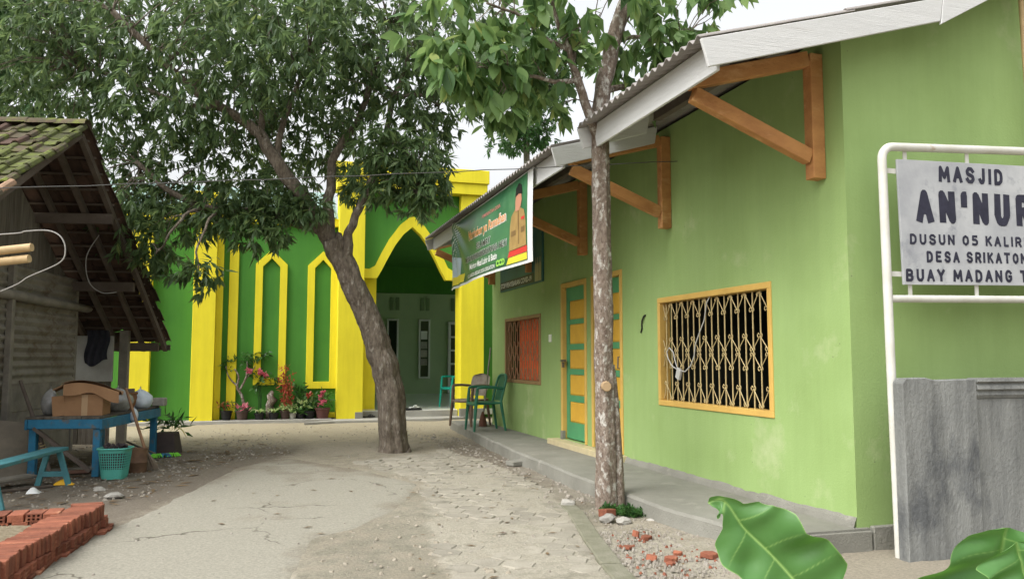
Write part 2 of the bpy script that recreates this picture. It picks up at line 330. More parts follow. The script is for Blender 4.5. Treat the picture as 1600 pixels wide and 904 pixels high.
PAV = [(.98,2.4),(1.0,4.3),(1.08,5.2),(1.22,6.2),(1.38,7.2),(1.5,8.0),(1.35,8.6),(1.15,9.2),(1.1,9.8),(1.75,10.3),(2.35,10.7),(2.5,9.6),(2.55,8.6),(2.5,7.4),(2.36,6.3),(2.2,5.6),(1.93,4.5),(1.8,2.4)]
xs = list(np.linspace(-120,-8,12)) + list(np.linspace(-6,-3.2,6)) + list(np.arange(-3,4.9,.07)) + list(np.linspace(5.5,9,5)) + list(np.linspace(12,120,10))
ys = list(np.linspace(-60,0,7)) + list(np.arange(1.5,12.5,.07)) + list(np.arange(12.6,17,.15)) + list(np.linspace(18,40,8)) + list(np.linspace(50,300,8))
gv, gd, gs, gm, gu = [], [], [], [], []
for y in ys:
    for x in xs:
        fine = -3.3 < x < 4.9 and 1 < y < 17
        inside = fine and inpoly(x, y, SLAB)
        z = -.012
        if fine:
            nz = fract(x, y, 0, 1.7)*.012 + fract(x, y, 3, 6)*.007 + fract(x, y, 5, 19)*.004
            z = min(nz - .002, .012)
            pd = pdist(x, y, SLAB) if fine else 9
            if not inside and pd < .3: z = .0095 + nz*.3
            if inside: z = -.012 if pd > .1 else .006
            if inpoly(x, y, PAV): z = nz*.9 + .003
            if x > 2.85: z -= .004
            if 2.3 < x < 3.3 and 4 < y < 6.2: z += .03*max(0, 1-abs(x-2.9)/.5)*.6 + .006*fract(x,y,9,8)
        gv.append((x, y, z))
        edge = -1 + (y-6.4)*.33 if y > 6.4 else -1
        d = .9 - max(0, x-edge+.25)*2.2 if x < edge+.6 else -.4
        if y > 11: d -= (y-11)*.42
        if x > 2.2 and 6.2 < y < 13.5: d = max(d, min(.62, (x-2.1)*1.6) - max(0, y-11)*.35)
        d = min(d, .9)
        ins = inpoly(x, y, PAV) if fine else False
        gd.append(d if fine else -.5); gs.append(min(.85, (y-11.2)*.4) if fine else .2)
        md = -.4
        if .2 < x < 1.4 and 4 < y < 7.6 and not ins: md = .38
        if ins: md = .02+.5*fract(x, y, 6, 1.1)
        if (x-1.5)**2 + ((y-9.6)*.8)**2 < 1.0: md = max(md, .30)
        if 2.2 < x < 2.9 and 5.6 < y < 6.6: md = .4
        gm.append(md); gu.append(.75 if ins else (.35+.4*fract(x, y, 2, .8) if fine and -.2 < x < 2.9 and y < 9 else -.2))
nx = len(xs)
gf = [(j*nx+i, j*nx+i+1, (j+1)*nx+i+1, (j+1)*nx+i) for j in range(len(ys)-1) for i in range(nx-1)]
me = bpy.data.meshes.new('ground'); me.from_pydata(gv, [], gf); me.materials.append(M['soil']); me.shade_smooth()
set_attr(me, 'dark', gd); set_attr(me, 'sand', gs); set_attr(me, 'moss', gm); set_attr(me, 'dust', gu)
tag(link('ground', me), kind='structure')

# concrete slab: ragged edge
rag = []
for i in range(len(SLAB)):
    a, b = Vector(SLAB[i]), Vector(SLAB[(i+1) % len(SLAB)]); n = max(1, int((b-a).length/.05)); nrm = Vector((-(b-a).y, (b-a).x)).normalized()
    for k in range(n):
        p = a + (b-a)*k/n; am = .028 if p.x > -.88 else .012
        rag.append(p + nrm*(fract(p.x, p.y, 1, 4)*am*1.4 + fract(p.x, p.y, 7, 15)*am*.5))
bm = bmesh.new(); top = [bm.verts.new((p.x, p.y, .012)) for p in rag]
f = bm.faces.new(top); bmesh.ops.triangulate(bm, faces=[f])
me = bpy.data.meshes.new('tmp'); bm.to_mesh(me); bm.free()
# regular grid inside + rim so the dirt attribute has vertices to live on
mb = MB(); cell = .08; gx = np.arange(-1.6, 1.7, cell); gy = np.arange(2.0, 10.6, cell)
ragl = [(p.x, p.y) for p in rag]
bm = bmesh.new()
bm.from_mesh(me)
for x in gx: bmesh.ops.bisect_plane(bm, geom=bm.verts[:]+bm.edges[:]+bm.faces[:], plane_co=(x,0,0), plane_no=(1,0,0))
for y in gy: bmesh.ops.bisect_plane(bm, geom=bm.verts[:]+bm.edges[:]+bm.faces[:], plane_co=(0,y,0), plane_no=(0,1,0))
bmesh.ops.dissolve_degenerate(bm, edges=bm.edges[:], dist=1e-5)
ex = bmesh.ops.extrude_edge_only(bm, edges=[e_ for e_ in bm.edges if e_.is_boundary])
for v in [g_ for g_ in ex['geom'] if isinstance(g_, bmesh.types.BMVert)]: v.co.z = -.03
dv = []
bmesh.ops.recalc_face_normals(bm, faces=bm.faces[:])
for v in bm.verts:
    x, y = v.co.x, v.co.y
    d = -.08 + max(0, .55 - pdist(x, y, SLAB)*2.2)*.9
    if y > 8: d += (y-8)*.32
    d += .55*fract(x, y, 3, .9) + .3*fract(x, y, 9, 2.6)
    dv.append(min(d, .75))
    if v.co.z > 0:
        pd = pdist(x, y, SLAB); v.co.z += fract(x, y, 2, 1.5)*.003 - max(0, 1-pd/.075)*.009
me2 = bpy.data.meshes.new('concrete_slab'); bm.to_mesh(me2); bm.free(); me2.materials.append(M['slab']); set_attr(me2, 'dirt', dv)
tag(link('concrete_slab', me2), kind='structure')

# hexagonal pavers
def hexmesh(seed):
    r_ = random.Random(seed); R = .108
    ring = []
    for k in range(6):
        for q in range(2):
            t0, t1 = k*math.pi/3, (k+1)*math.pi/3
            p = Vector((math.cos(t0), math.sin(t0)))*(1-q*.5) + Vector((math.cos(t1), math.sin(t1)))*(q*.5)
            ring.append(p*R*(1+r_.uniform(-.07,.015)))
    v = [(p.x*.93, p.y*.93, .0) for p in ring] + [(p.x, p.y, -.008) for p in ring] + [(p.x, p.y, -.05) for p in ring] + [(0,0,r_.uniform(-.004,.002))]
    n = 12; f = [(24+12, i, (i+1)%n) for i in range(n)] + [(i, n+i, n+(i+1)%n, (i+1)%n) for i in range(n)] + [(n+i, 2*n+i, 2*n+(i+1)%n, n+(i+1)%n) for i in range(n)]
    m_ = bpy.data.meshes.new('paver'); m_.from_pydata(v, [], f); m_.materials.append(M['paver']); return m_
HX = [hexmesh(s) for s in range(5)]
pp = tag(bpy.data.objects.new('paved_path', None), kind='structure'); COL.objects.link(pp)
n = 0
for i in range(14):
    for j in range(48):
        x = .95 + i*.169; y = 3.6 + j*.196 + (i % 2)*.098
        if not inpoly(x, y, PAV): continue
        m_ = fract(x, y, 4, .9)
        if m_ < -.22 or random.random() < .05 or (x-1.64)**2+(y-10.76)**2 < .15 or y < 4.0: continue
        n += 1
        if n > 298: continue
        z = .006 + random.uniform(-.004, .004) + fract(x, y, 8, 2)*.008
        link('paver', random.choice(HX), pp, Matrix.Translation((x+random.uniform(-.008,.008), y+random.uniform(-.008,.008), z)) @ Euler((random.uniform(-.03,.03), random.uniform(-.03,.03), random.randrange(6)*math.pi/3+random.uniform(-.04,.04))).to_matrix().to_4x4())
# kerb strip beside the slim tree
mb = MB(); kp = [(2.44,6.5),(2.37,6.1),(2.24,5.6),(2.1,5.05),(1.97,4.5),(1.8,3.6)]
for i in range(len(kp)-1):
    a, b = Vector(kp[i]), Vector(kp[i+1]); d = (b-a).normalized(); nrm = Vector((d.y,-d.x))*-.065
    a2 = a + d*.008; b2 = b - d*.008; h = .018 + random.uniform(-.006,.006)
    mb.prism([(*(a2-nrm), -.03), (*(b2-nrm), -.03), (*(b2+nrm), -.03), (*(a2+nrm), -.03)], (0,0,h+.03))
mb.build('kerb_strip', M['moss'], bevel=.008, kind='structure')

# walkway along the green building
mb = MB(); edge = [(3.02,4.42),(2.9,4.75),(2.82,5.2),(2.79,6.2),(2.8,7.5),(2.84,9),(2.92,10.6),(3.02,12),(3.10,13.2),(3.14,14.0)]
pts = []
for i in range(len(edge)-1):
    a, b = Vector(edge[i]), Vector(edge[i+1]); k = max(1, int((b-a).length/.12))
    for q in range(k): p = a+(b-a)*q/k; pts.append((p.x + fract(p.x, p.y, 2, 3)*.022 + fract(p.x,p.y,5,11)*.012, p.y))
pts.append(edge[-1]); 
poly = pts + [(3.4,14.05),(3.66,14.0),(3.66,4.42)]
H = .13
n = len(pts)
vs = []
for (x, y) in pts: vs += [(x+.02, y, H), (x, y, H-.02), (x-.012+fract(x,y,3,9)*.015, y, -.04)]
fs = [(3*i, 3*i+1, 3*i+4, 3*i+3) for i in range(n-1)] + [(3*i+1, 3*i+2, 3*i+5, 3*i+4) for i in range(n-1)]
b0 = len(vs); vs += [(3.72, y, H) for (x, y) in pts]
fs += [(3*i, 3*i+3, b0+i+1, b0+i) for i in range(n-1)]
b1 = len(vs); vs += [(3.72, pts[0][1], -.04)]
fs.append((0, b0, b1, 2, 1))
b2 = len(vs); vs += [(3.72, pts[-1][1], -.04)]; fs.append((3*(n-1), 3*(n-1)+1, 3*(n-1)+2, b2, b0+n-1))
mb.add(vs, fs)
bm_w = mb.build('walkway', M['concrete'], kind='structure')
# mosque plinth, apron
mb = MB(); mb.box(-6, 1.3, 16.12, 16.75, -.05, .06); mb.build('mosque_plinth', M['plinth'], kind='structure', bevel=.01)
mb = MB(); mb.prism([(.75,15.5,-.03),(1.3,15.75,-.03),(2.6,15.85,-.03),(3.4,15.9,-.03),(3.9,16.15,-.03),(3.9,16.42,-.03),(1.302,16.42,-.03),(1.302,16.0,-.03)], (0,0,.075)); mb.build('mosque_apron', M['plinth'], kind='structure', bevel=.01)
# ------------------------------------------------------------ green building on the right
XW = 3.646
gb = thing('green_building', 'low lime green building with ochre doors, barred windows and a bracketed roof canopy', 'building', (XW, 4.45, 0), world=True)
EX, EZ, KX, KZ = 2.44, 3.11, 4.25, 3.60
def rz_(x): return EZ + (x-EX)*.271 if x < KX else KZ + (x-KX)*.555
mb = MB(); X1 = XW+.15; T_ = 3.40
for y0, y1, zs in [(4.45,5.30,[(0,T_)]),(5.30,7.15,[(0,.76),(1.78,T_)]),(7.15,7.97,[(0,T_)]),(7.97,8.82,[(0,.2),(2.15,T_)]),(8.82,8.98,[(0,T_)]),(8.98,9.83,[(0,.2),(2.15,T_)]),(9.83,10.64,[(0,T_)]),(10.64,12.37,[(0,.84),(1.82,T_)]),(12.37,13.13,[(0,T_)])]:
    for z0, z1 in zs: mb.box(XW, X1, y0, y1, z0, z1)
mb.build('wall', M['lime'], gb)
mb = MB(); mb.prism([(X1,4.45,0),(10,4.45,0),(10,4.45,3.35),(6.9,4.45,4.98),(KX,4.45,3.52),(X1,4.45,3.39)], (0,.15,0)); mb.build('front_wall', M['lime'], gb)
mb = MB(); mb.box(9.85,10,4.61,13.13,0,3.35); mb.prism([(X1,12.98,0),(9.84,12.98,0),(9.84,12.98,3.35),(6.9,12.98,4.98),(KX,12.98,3.52),(X1,12.98,3.39)], (0,.15,0))
mb.build('back_wall', M['lime'], gb)
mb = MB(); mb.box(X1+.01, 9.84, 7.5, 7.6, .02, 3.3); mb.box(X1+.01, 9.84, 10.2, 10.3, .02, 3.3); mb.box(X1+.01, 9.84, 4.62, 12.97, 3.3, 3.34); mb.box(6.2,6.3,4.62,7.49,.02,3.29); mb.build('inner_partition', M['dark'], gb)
# skirting smear of cement, cracked plinth below the front wall
vs = []; N_ = 60
for i in range(N_+1):
    y = 4.45 + (7.9-4.45)*i/N_; h = .065 + .03*fract(1, y, 0, 2.2) + .012*fract(2, y, 0, 12); vs += [(XW-.028, y, .128), (XW-.014, y, .128+h*.6), (XW+.002, y, .128+h)]
mb = MB(); mb.add(vs, [(3*i+k, 3*i+3+k, 3*i+4+k, 3*i+1+k) for i in range(N_) for k in (0,1)]); mb.build('skirting', M['concrete'], gb)
mb = MB(); mb.box(3.735, 10, 4.405, 4.448, -.02, .14); mb.box(3.0, 3.72, 4.40, 4.418, -.02, .118); mb.build('plinth', M['concrete'], gb, bevel=.006)
# roof sheets
def sheet(y0, y1, prof, name, mt, pitch=.1, amp=.017):
    n_ = int((y1-y0)/pitch*6); ysn = [y0+(y1-y0)*i/n_ for i in range(n_+1)]
    mb_ = MB(); vs_ = []; k = len(prof)
    for lay in (0, -.006):
        for y in ysn:
            for (x, z) in prof: vs_.append((x, y, z + amp*math.sin(2*math.pi*y/pitch) + lay))
    b = (n_+1)*k
    fs_ = [(i*k+j, i*k+j+1, (i+1)*k+j+1, (i+1)*k+j) for i in range(n_) for j in range(k-1)]
    fs_ += [(b+i*k+j, b+(i+1)*k+j, b+(i+1)*k+j+1, b+i*k+j+1) for i in range(n_) for j in range(k-1)]
    fs_ += [(i*k, (i+1)*k, b+(i+1)*k, b+i*k) for i in range(n_)] + [(i*k+k-1, b+i*k+k-1, b+(i+1)*k+k-1, (i+1)*k+k-1) for i in range(n_)]
    fs_ += [(j, b+j, b+j+1, j+1) for j in range(k-1)] + [(n_*k+j, n_*k+j+1, b+n_*k+j+1, b+n_*k+j) for j in range(k-1)]
    mb_.add(vs_, fs_); return mb_.build(name, mt, gb, smooth=True)
SEC = [(4.2, 6.19), (6.84, 12.83)]
for y0, y1 in SEC: sheet(y0, y1, [(EX, rz_(EX)), (3.56, rz_(3.56))], 'canopy_sheet', M['zinc'])
sheet(6.1, 6.95, [(2.98, rz_(2.98)+.008), (3.56, rz_(3.56)+.008)], 'canopy_sheet', M['zinc'])
sheet(4.2, 13.3, [(3.5, rz_(3.5)+.012), (KX, KZ+.012), (6.95, rz_(6.95)+.012)], 'roof_sheet', M['zinc'])
sheet(4.2, 13.3, [(6.95, rz_(6.95)+.012), (10.3, rz_(6.95)-1.86)], 'roof_sheet', M['zinc'])
# fascia and verge boards
for y0, y1 in SEC:
    mb = MB(); mb.box(2.57, 2.592, y0+.03, y1-.03, 2.925, 3.118); mb.build('fascia_board', M['white'], gb, bevel=.003)
def verge(y, xa, xb, h=.165, t=.022):
    mb_ = MB(); mb_.prism([(xa, y, rz_(xa)-.022), (xb, y, rz_(xb)-.022), (xb-.03, y, rz_(xb)-.022-h), (xa+.05, y, rz_(xa)-.022-h)], (0, t, 0)); mb_.build('verge_board', M['white'], gb, bevel=.003)
verge(4.18, EX, KX-.002); verge(6.175, EX, 3.1); verge(6.82, EX, 3.5); verge(12.82, EX, 3.3)
mb = MB(); mb.prism([(KX, 4.178, rz_(KX)-.022), (6.93, 4.178, rz_(6.93)-.022), (6.93, 4.178, rz_(6.93)-.24), (KX-.03, 4.178, rz_(KX)-.21)], (0,.022,0)); mb.build('verge_board', M['white'], gb, bevel=.003)
# rafters and purlins below the canopies
for y0, y1 in SEC:
    for xp in (2.68, 3.15):
        mb = MB(); mb.box(xp-.03, xp+.03, y0+.04, y1-.04, rz_(xp)-.095, rz_(xp)-.025); mb.build('purlin', M['wood'], gb)
# timber brackets
def bracket(y):
    b = tag(link('bracket', None, gb)); b.empty_display_size = .1
    OFF[b.name] = OFF[gb.name]
    mb = MB(); mb.box(XW-.10, XW-.002, y-.046, y+.046, 2.42, rz_(XW-.06)-.13); mb.build('post', M['bracket'], b, bevel=.004)
    mb = MB(); mb.bar((2.63, y, rz_(2.63)-.155), (XW-.103, y, rz_(XW-.103)-.155), .076, .105, up=(0,0,1)); mb.build('arm', M['bracket'], b, bevel=.004)
    mb = MB(); mb.bar((2.66, y, 2.925), (XW-.103, y, 2.57), .072, .10); mb.build('brace', M['bracket'], b, bevel=.004)
for y in (4.68, 6.89, 8.97, 11.0, 13.0): bracket(y)
# windows
def window(y0, y1, z0, z1, nb, frame_m, bar_m, orn=True):
    w = link('window', None, gb); OFF[w.name] = OFF[gb.name]; t = .05
    for a in ((y0, y1, z0, z0+t), (y0, y1, z1-t, z1), (y0, y0+t, z0+t, z1-t), (y1-t, y1, z0+t, z1-t)):
        mb = MB(); mb.box(XW-.012, XW+.10, *a); mb.build('frame', frame_m, w, bevel=.004)
    xb = XW+.035; dy = (y1-y0-2*t)/nb; zb, zt = z0+t, z1-t; Hh = zt-zb
    bars = []
    for i in range(nb):
        y = y1-t-dy*(i+.5); bars.append(y)
        mb = MB(); mb.tube([(xb, y, zb), (xb, y, zt)], .0065, 6); mb.build('bar', bar_m, w)
    if orn:
        mb = MB(); P_ = lambda f_: zt - Hh*f_
        def seg(ya, za, yb_, zb_): mb.tube([(xb-.008, ya, za), (xb-.008, yb_, zb_)], .0045, 4)
        def curl(y, z, s):
            for q in (-1, 1):
                mb.tube([(xb-.01, y+q*.004, z), (xb-.01, y+q*.02, z-s*.012), (xb-.01, y+q*.032, z), (xb-.01, y+q*.026, z+s*.02), (xb-.01, y+q*.016, z+s*.016)], .0045, 4)
        ext = [bars[0]+dy] + bars + [bars[-1]-dy]
        for i in range(len(ext)-1):
            a_, b_ = ext[i], ext[i+1]
            a_ = min(max(a_, y0+t), y1-t); b_ = min(max(b_, y0+t), y1-t)
            ev = i % 2 == 0
            lo_, hi_ = (b_, a_) if ev else (a_, b_)
            seg(hi_, P_(.01), lo_, P_(.155)); seg(hi_, P_(.385), lo_, P_(.5)); seg(lo_, P_(.53), hi_, P_(.655)); seg(hi_, P_(.985), lo_, P_(.83))
        for i, y in enumerate(bars):
            if i % 2 == 0: curl(y, P_(.165), 1); curl(y, P_(.5), 1); curl(y, P_(.535), -1); curl(y, P_(.82), -1)
            else: curl(y, P_(.03), -1); curl(y, P_(.375), -1); curl(y, P_(.665), 1); curl(y, P_(.975), 1)
        mb.build('scrollwork', bar_m, w, kind='stuff')
    return w
window(5.30, 7.15, .76, 1.78, 17, M['frame'], M['bars'])
window(10.64, 12.37, .84, 1.82, 15, mat('brown_frame_paint', (.30,.20,.09,1), (.24,.15,.07,1), 5, .6, .1), mat('rusty_window_bars', (.36,.22,.11,1), (.28,.16,.08,1), 20, .6, .1))
# doors
def door(y0, y1):
    d = link('door', None, gb); OFF[d.name] = OFF[gb.name]; z0, z1 = .2, 2.15; t = .055
    for nme, a in (('jamb', (y0, y0+t, z0, z1-t)), ('jamb', (y1-t, y1, z0, z1-t)), ('lintel', (y0, y1, z1-t, z1))):
        mb = MB(); mb.box(XW-.014, XW+.12, *a); mb.build(nme, M['frame'], d, bevel=.004)
    ya, yb_, za, zb_ = y0+t+.003, y1-t-.003, z0+.015, z1-t-.004; Hh = zb_-za; xl = XW+.045
    pan = [(.09,.215),(.247,.378),(.416,.542),(.58,.715),(.757,.892)]
    # leaf: stiles and rails
    mb = MB(); st = .10
    mb.box(xl, xl+.035, ya, ya+st, za, zb_); mb.box(xl, xl+.035, yb_-st, yb_, za, zb_)
    ed = [0] + [q for p_ in pan for q in p_] + [1]
    for i in range(0, len(ed), 2): mb.box(xl+.001, xl+.034, ya+st, yb_-st, zb_-Hh*ed[i+1], zb_-Hh*ed[i])
    mb.build('leaf', M['dgreen'], d)
    for p_ in pan:
        mb = MB(); za_, zb2 = zb_-Hh*p_[1], zb_-Hh*p_[0]; yA, yB = ya+st, yb_-st; q = .02
        mb.add([(xl+.014,yA,za_),(xl+.014,yB,za_),(xl+.014,yB,zb2),(xl+.014,yA,zb2),(xl+.004,yA+q,za_+q),(xl+.004,yB-q,za_+q),(xl+.004,yB-q,zb2-q),(xl+.004,yA+q,zb2-q)],
               [(4,5,6,7),(0,1,5,4),(1,2,6,5),(2,3,7,6),(3,0,4,7)]); mb.build('panel', M['dyellow'], d)
    return d
dA = door(7.97, 8.82); dB = door(8.98, 9.83)
mb = MB(); mb.box(XW-.03, XW+.0, 9.68, 9.80, 1.16, 1.19); mb.box(XW-.035, XW-.012, 9.70, 9.74, 1.09, 1.155); mb.build('padlock', M['alum'], dB)
mb = MB(); mb.tube([(XW+.02,8.03,1.22),(XW-.03,8.03,1.22),(XW-.035,8.03,1.10),(XW+.02,8.03,1.09)], .009, 6); mb.build('handle', M['alum'], dA)
mb = MB(); mb.box(XW-.02, XW+.02, 9.765, 9.84, .14, .30); mb.build('jamb_foot', M['concrete'], dB)
mb = MB(); mb.box(XW-.15, XW+.13, 7.9, 9.98, .125, .195); mb.build('door_step', mat('cream_step_tile', (.55,.47,.28,1), (.45,.38,.24,1), 6, .5, .1), gb, bevel=.006)
mb = MB(); mb.box(XW-.012, XW, 10.2, 10.3, 1.42, 1.52); mb.build('light_switch', M['switch'], gb, bevel=.004)
mb = MB(); mb.tube([(XW-.005,7.50,1.56),(XW-.02,7.47,1.57),(XW-.012,7.44,1.62),(XW-.01,7.41,1.63)], .009, 5); mb.tube([(XW-.005,7.50,1.56),(XW-.01,7.49,1.50),(XW-.008,7.52,1.46)], .008, 5); mb.build('wire_stub', M['black'], gb)
# curtain behind the far window
mb = MB(); mb.grid(lambda u, v: (XW+.13+.025*math.sin(u*70)+.01*math.sin(u*23+v*2), 10.70+1.28*u, .86+.93*v), 110, 6); 
o = mb.build('curtain', M['curtain'], smooth=True); tag(o, 'orange folded curtain hanging behind the bars of the far window', 'curtain')
# fan in the dark room
fan = thing('fan', 'round pink rimmed fan standing in the dark room behind the near barred window', 'fan', (4.45, 6.05, 0), world=True)
ctr = Vector((4.45, 6.05, 1.13)); mb = MB(); ring = [ctr + Vector((0, math.cos(t)*.25, math.sin(t)*.25)) for t in np.linspace(0, 2*math.pi, 33)]
mb.tube(ring, .018, 8, cap=False); mb.build('rim', mat('pink_fan_rim', (.62,.03,.10,1), None, bump=0), fan, smooth=True)
mb = MB(); 
for k in range(4):
    t = k*math.pi/2+.3; R_ = Matrix.Rotation(t, 3, 'X'); mb.add([ctr + R_ @ Vector(q) for q in ((.0,-.02,.03),(.0,.02,.03),(.03,.09,.2),(-.01,-.05,.22))], [(0,1,2,3)])
mb.build('blades', M['bagg'], fan)
mb = MB(); mb.lathe([(.02,.02),(.02,.9)], (4.47,6.05,0), 10); mb.lathe([(.16,.0),(.16,.025),(.03,.05)], (4.47,6.05,.02), 18); mb.box(4.46,4.6,6.0,6.1,1.07,1.18); mb.build('stand', M['black'], fan)
# white cable with socket on the grille
cbl = thing('extension_lead', 'white cable with a plug socket looped through the near window bars', 'cable', (XW, 6.8, 1), world=True)
mb = MB(); xb = XW+.012
def W1(px, py):     # crop coordinates of the window drawing to wall coordinates
    return (xb, 7.15-1.85*((px-60)/690*1.0)**.93, 1.78-1.02*(py-135+(px-60)*.11)/(620+(px-60)*.25))
cb = [(400,118),(372,170),(355,270),(320,350),(295,410),(285,480),(262,535),(225,568),(185,560),(140,535),(112,490),(104,450),(120,425),(145,450),(160,510),(178,560)]
mb.tube([W1(*q) for q in cb], .0055, 6); mb.build('cord', M['wirew'], cbl, smooth=True)
q = Vector(W1(190, 580)); mb = MB(); mb.obox(q+Vector((-.012,0,0)), (.03,.07,.10), Euler((.4,0,0)).to_matrix()); mb.build('socket', M['wirew'], cbl, bevel=.006)
# ------------------------------------------------------------ lettering
def text(s, parent, name, mt, c, xd, ud, w, h, bold=.012, fn=None, shear=0, depth=.002):
    cu = bpy.data.curves.new('t', 'FONT'); cu.body = s; cu.align_x = 'CENTER'; cu.offset = bold; cu.extrude = 0; cu.shear = shear; cu.resolution_u = 3
    o = bpy.data.objects.new('t', cu); COL.objects.link(o)
    dg = bpy.context.evaluated_depsgraph_get(); me = bpy.data.meshes.new_from_object(o.evaluated_get(dg)); bpy.data.objects.remove(o); bpy.data.curves.remove(cu)
    vs = np.array([v.co[:] for v in me.vertices]); lo_, hi_ = vs.min(0), vs.max(0)
    xd, ud, c = Vector(xd).normalized(), Vector(ud).normalized(), Vector(c); nn = xd.cross(ud)
    off = OFF.get(parent.name, Vector((0,0,0)))
    for v in me.vertices:
        u = (v.co.x-lo_[0])/(hi_[0]-lo_[0])-.5; q = (v.co.y-lo_[1])/(hi_[1]-lo_[1])-.5
        p = c + xd*u*w + ud*q*h
        if fn: p = fn(p)
        v.co = p + nn*depth - off
    me.materials.clear(); me.materials.append(mt); me.name = name
    return link(name, me, parent)

STROKES = {'M':[[(0,0),(.08,1),(.5,.25),(.92,1),(1,0)]],'A':[[(0,0),(.5,1),(1,0)],[(.2,.34),(.8,.34)]],'S':[[(.95,.82),(.72,1),(.28,1),(.05,.8),(.12,.6),(.88,.42),(.97,.2),(.72,0),(.26,0),(.03,.18)]],
 'J':[[(.85,1),(.85,.22),(.66,0),(.3,0),(.1,.2)]],'I':[[(.5,0),(.5,1)]],'D':[[(.06,0),(.06,1),(.55,1),(.9,.8),(.95,.5),(.9,.2),(.55,0),(.06,0)]],'N':[[(.04,0),(.04,1),(.96,0),(.96,1)]],"'":[[(.3,.98),(.62,.98),(.62,.62)]],
 'U':[[(.05,1),(.05,.25),(.28,0),(.72,0),(.95,.25),(.95,1)]],'R':[[(.06,0),(.06,1),(.68,1),(.92,.86),(.92,.62),(.68,.48),(.06,.48)],[(.55,.48),(.97,0)]],'0':[[(.5,0),(.12,.18),(.05,.5),(.12,.82),(.5,1),(.88,.82),(.95,.5),(.88,.18),(.5,0)]],
 '5':[[(.9,1),(.18,1),(.12,.58),(.65,.62),(.93,.42),(.9,.14),(.6,0),(.08,.06)]],'K':[[(.06,0),(.06,1)],[(.92,1),(.1,.42)],[(.36,.58),(.97,0)]],'L':[[(.1,1),(.1,0),(.92,0)]],'E':[[(.92,1),(.08,1),(.08,0),(.94,0)],[(.08,.52),(.75,.52)]],
 'T':[[(.5,0),(.5,1)],[(.0,1),(1,1)]],'B':[[(.06,0),(.06,1),(.66,1),(.9,.86),(.88,.64),(.62,.52),(.06,.52)],[(.62,.52),(.95,.36),(.93,.13),(.66,0),(.06,0)]],'Y':[[(0,1),(.5,.48),(1,1)],[(.5,.48),(.5,0)]],'G':[[(.93,.82),(.68,1),(.3,1),(.06,.75),(.05,.25),(.3,0),(.7,0),(.94,.2),(.94,.46),(.58,.46)]]}
STROKES['O'] = STROKES['0']
WID = {'I':.22, "'":.34, 'M':1.2, ' ':.55, 'J':.85, 'L':.85}
def painted(s, parent, mt, x0, x1, z0, z1, y, wf, gap=.36, slope=.018):
    """hand-painted block letters from brush strokes; one mesh per letter"""
    adv = [(WID.get(c, 1) + (gap if c != ' ' else gap*.5)) for c in s]; k = (x1-x0)/(sum(adv)-gap); h = z1-z0; w = wf*h/2; x = x0
    for c, a_ in zip(s, adv):
        cw = WID.get(c, 1)*k
        m_ = MB(); lay = 0; jx, jz, rs = random.uniform(-.01,.01)*h, random.uniform(-.015,.015)*h, random.uniform(-.02,.02)
        for st in STROKES.get(c, []):
            P_ = [Vector((x + w*.9 + u*(cw-1.8*w) + jx + rs*h*(v-.5), z0 + w*.9 + v*(h-1.8*w) + jz + slope*(x-x0))) for u, v in st]
            for i in range(len(P_)-1):
                p, q = P_[i], P_[i+1]; d = (q-p).normalized(); n_ = Vector((-d.y, d.x)); w0, w1 = w*random.uniform(.93,1.06), w*random.uniform(.93,1.06)
                p2 = p - d*w*.8 if i == 0 else p; q2 = q + d*w*.8 if i == len(P_)-2 else q; lay += 1; yy = y - .0006 - lay*.00012
                m_.add([(v.x, yy, v.y) for v in (p2+n_*w0, p2-n_*w0, q2-n_*w1, q2+n_*w1)], [(0,1,2,3)])
                if i: lay += 1; yy = y - .0006 - lay*.00012; m_.add([(p.x+w*.97*math.cos(t*.7854+.39), yy, p.y+w*.97*math.sin(t*.7854+.39)) for t in range(8)], [tuple(range(8))])
        if c != ' ': m_.build('letter', mt, parent)
        x += a_*k
# ------------------------------------------------------------ sign in a pipe frame
sg = thing('sign', 'weathered grey MASJID AN\'NUR sign board in a white pipe frame beside the cement wall', 'sign', (3.73, 4.19, 0), world=True)
yb = 4.19
mb = MB(); arc = [(3.715+.085*(1-math.cos(t)), yb, 2.455+.085*math.sin(t)) for t in np.linspace(0, math.pi/2, 7)]
arc2 = [(5.36+.085*math.sin(t), yb, 2.53+.085*math.cos(t)) for t in np.linspace(0, math.pi/2, 7)]
mb.tube([(3.735, yb, -.05), (3.722, yb, 1.2)] + arc + [(4.6, yb, 2.578)] + arc2 + [(5.44, yb, -.05)], .0275, 14); mb.build('pipe_frame', M['post'], sg, smooth=True)
mb = MB(); mb.tube([(3.74, yb, 1.572), (5.44, yb, 1.60)], .024, 12); mb.build('lower_rail', M['post'], sg, smooth=True)
mb = MB(); mb.prism([(3.835,yb-.012,1.662),(5.26,yb-.012,1.69),(5.25,yb-.012,2.497),(3.82,yb-.012,2.46)], (0,.016,0)); bd = mb.build('board', M['board'], sg, bevel=.002)
for x, z0, z1 in ((3.90,2.44,2.53),(4.40,2.45,2.55),(5.0,2.46,2.56),(3.90,1.58,1.68),(4.43,1.58,1.69),(5.0,1.58,1.69)):
    mb = MB(); mb.box(x-.014, x+.014, yb+.006, yb+.012, z0, z1); mb.build('bracket_tab', M['post'], sg)
for z in (2.386, 1.73):
    mb = MB(); mb.box(3.74, 3.86, yb+.006, yb+.012, z-.016, z+.016); mb.build('bracket_tab', M['post'], sg)
yt = yb-.0125
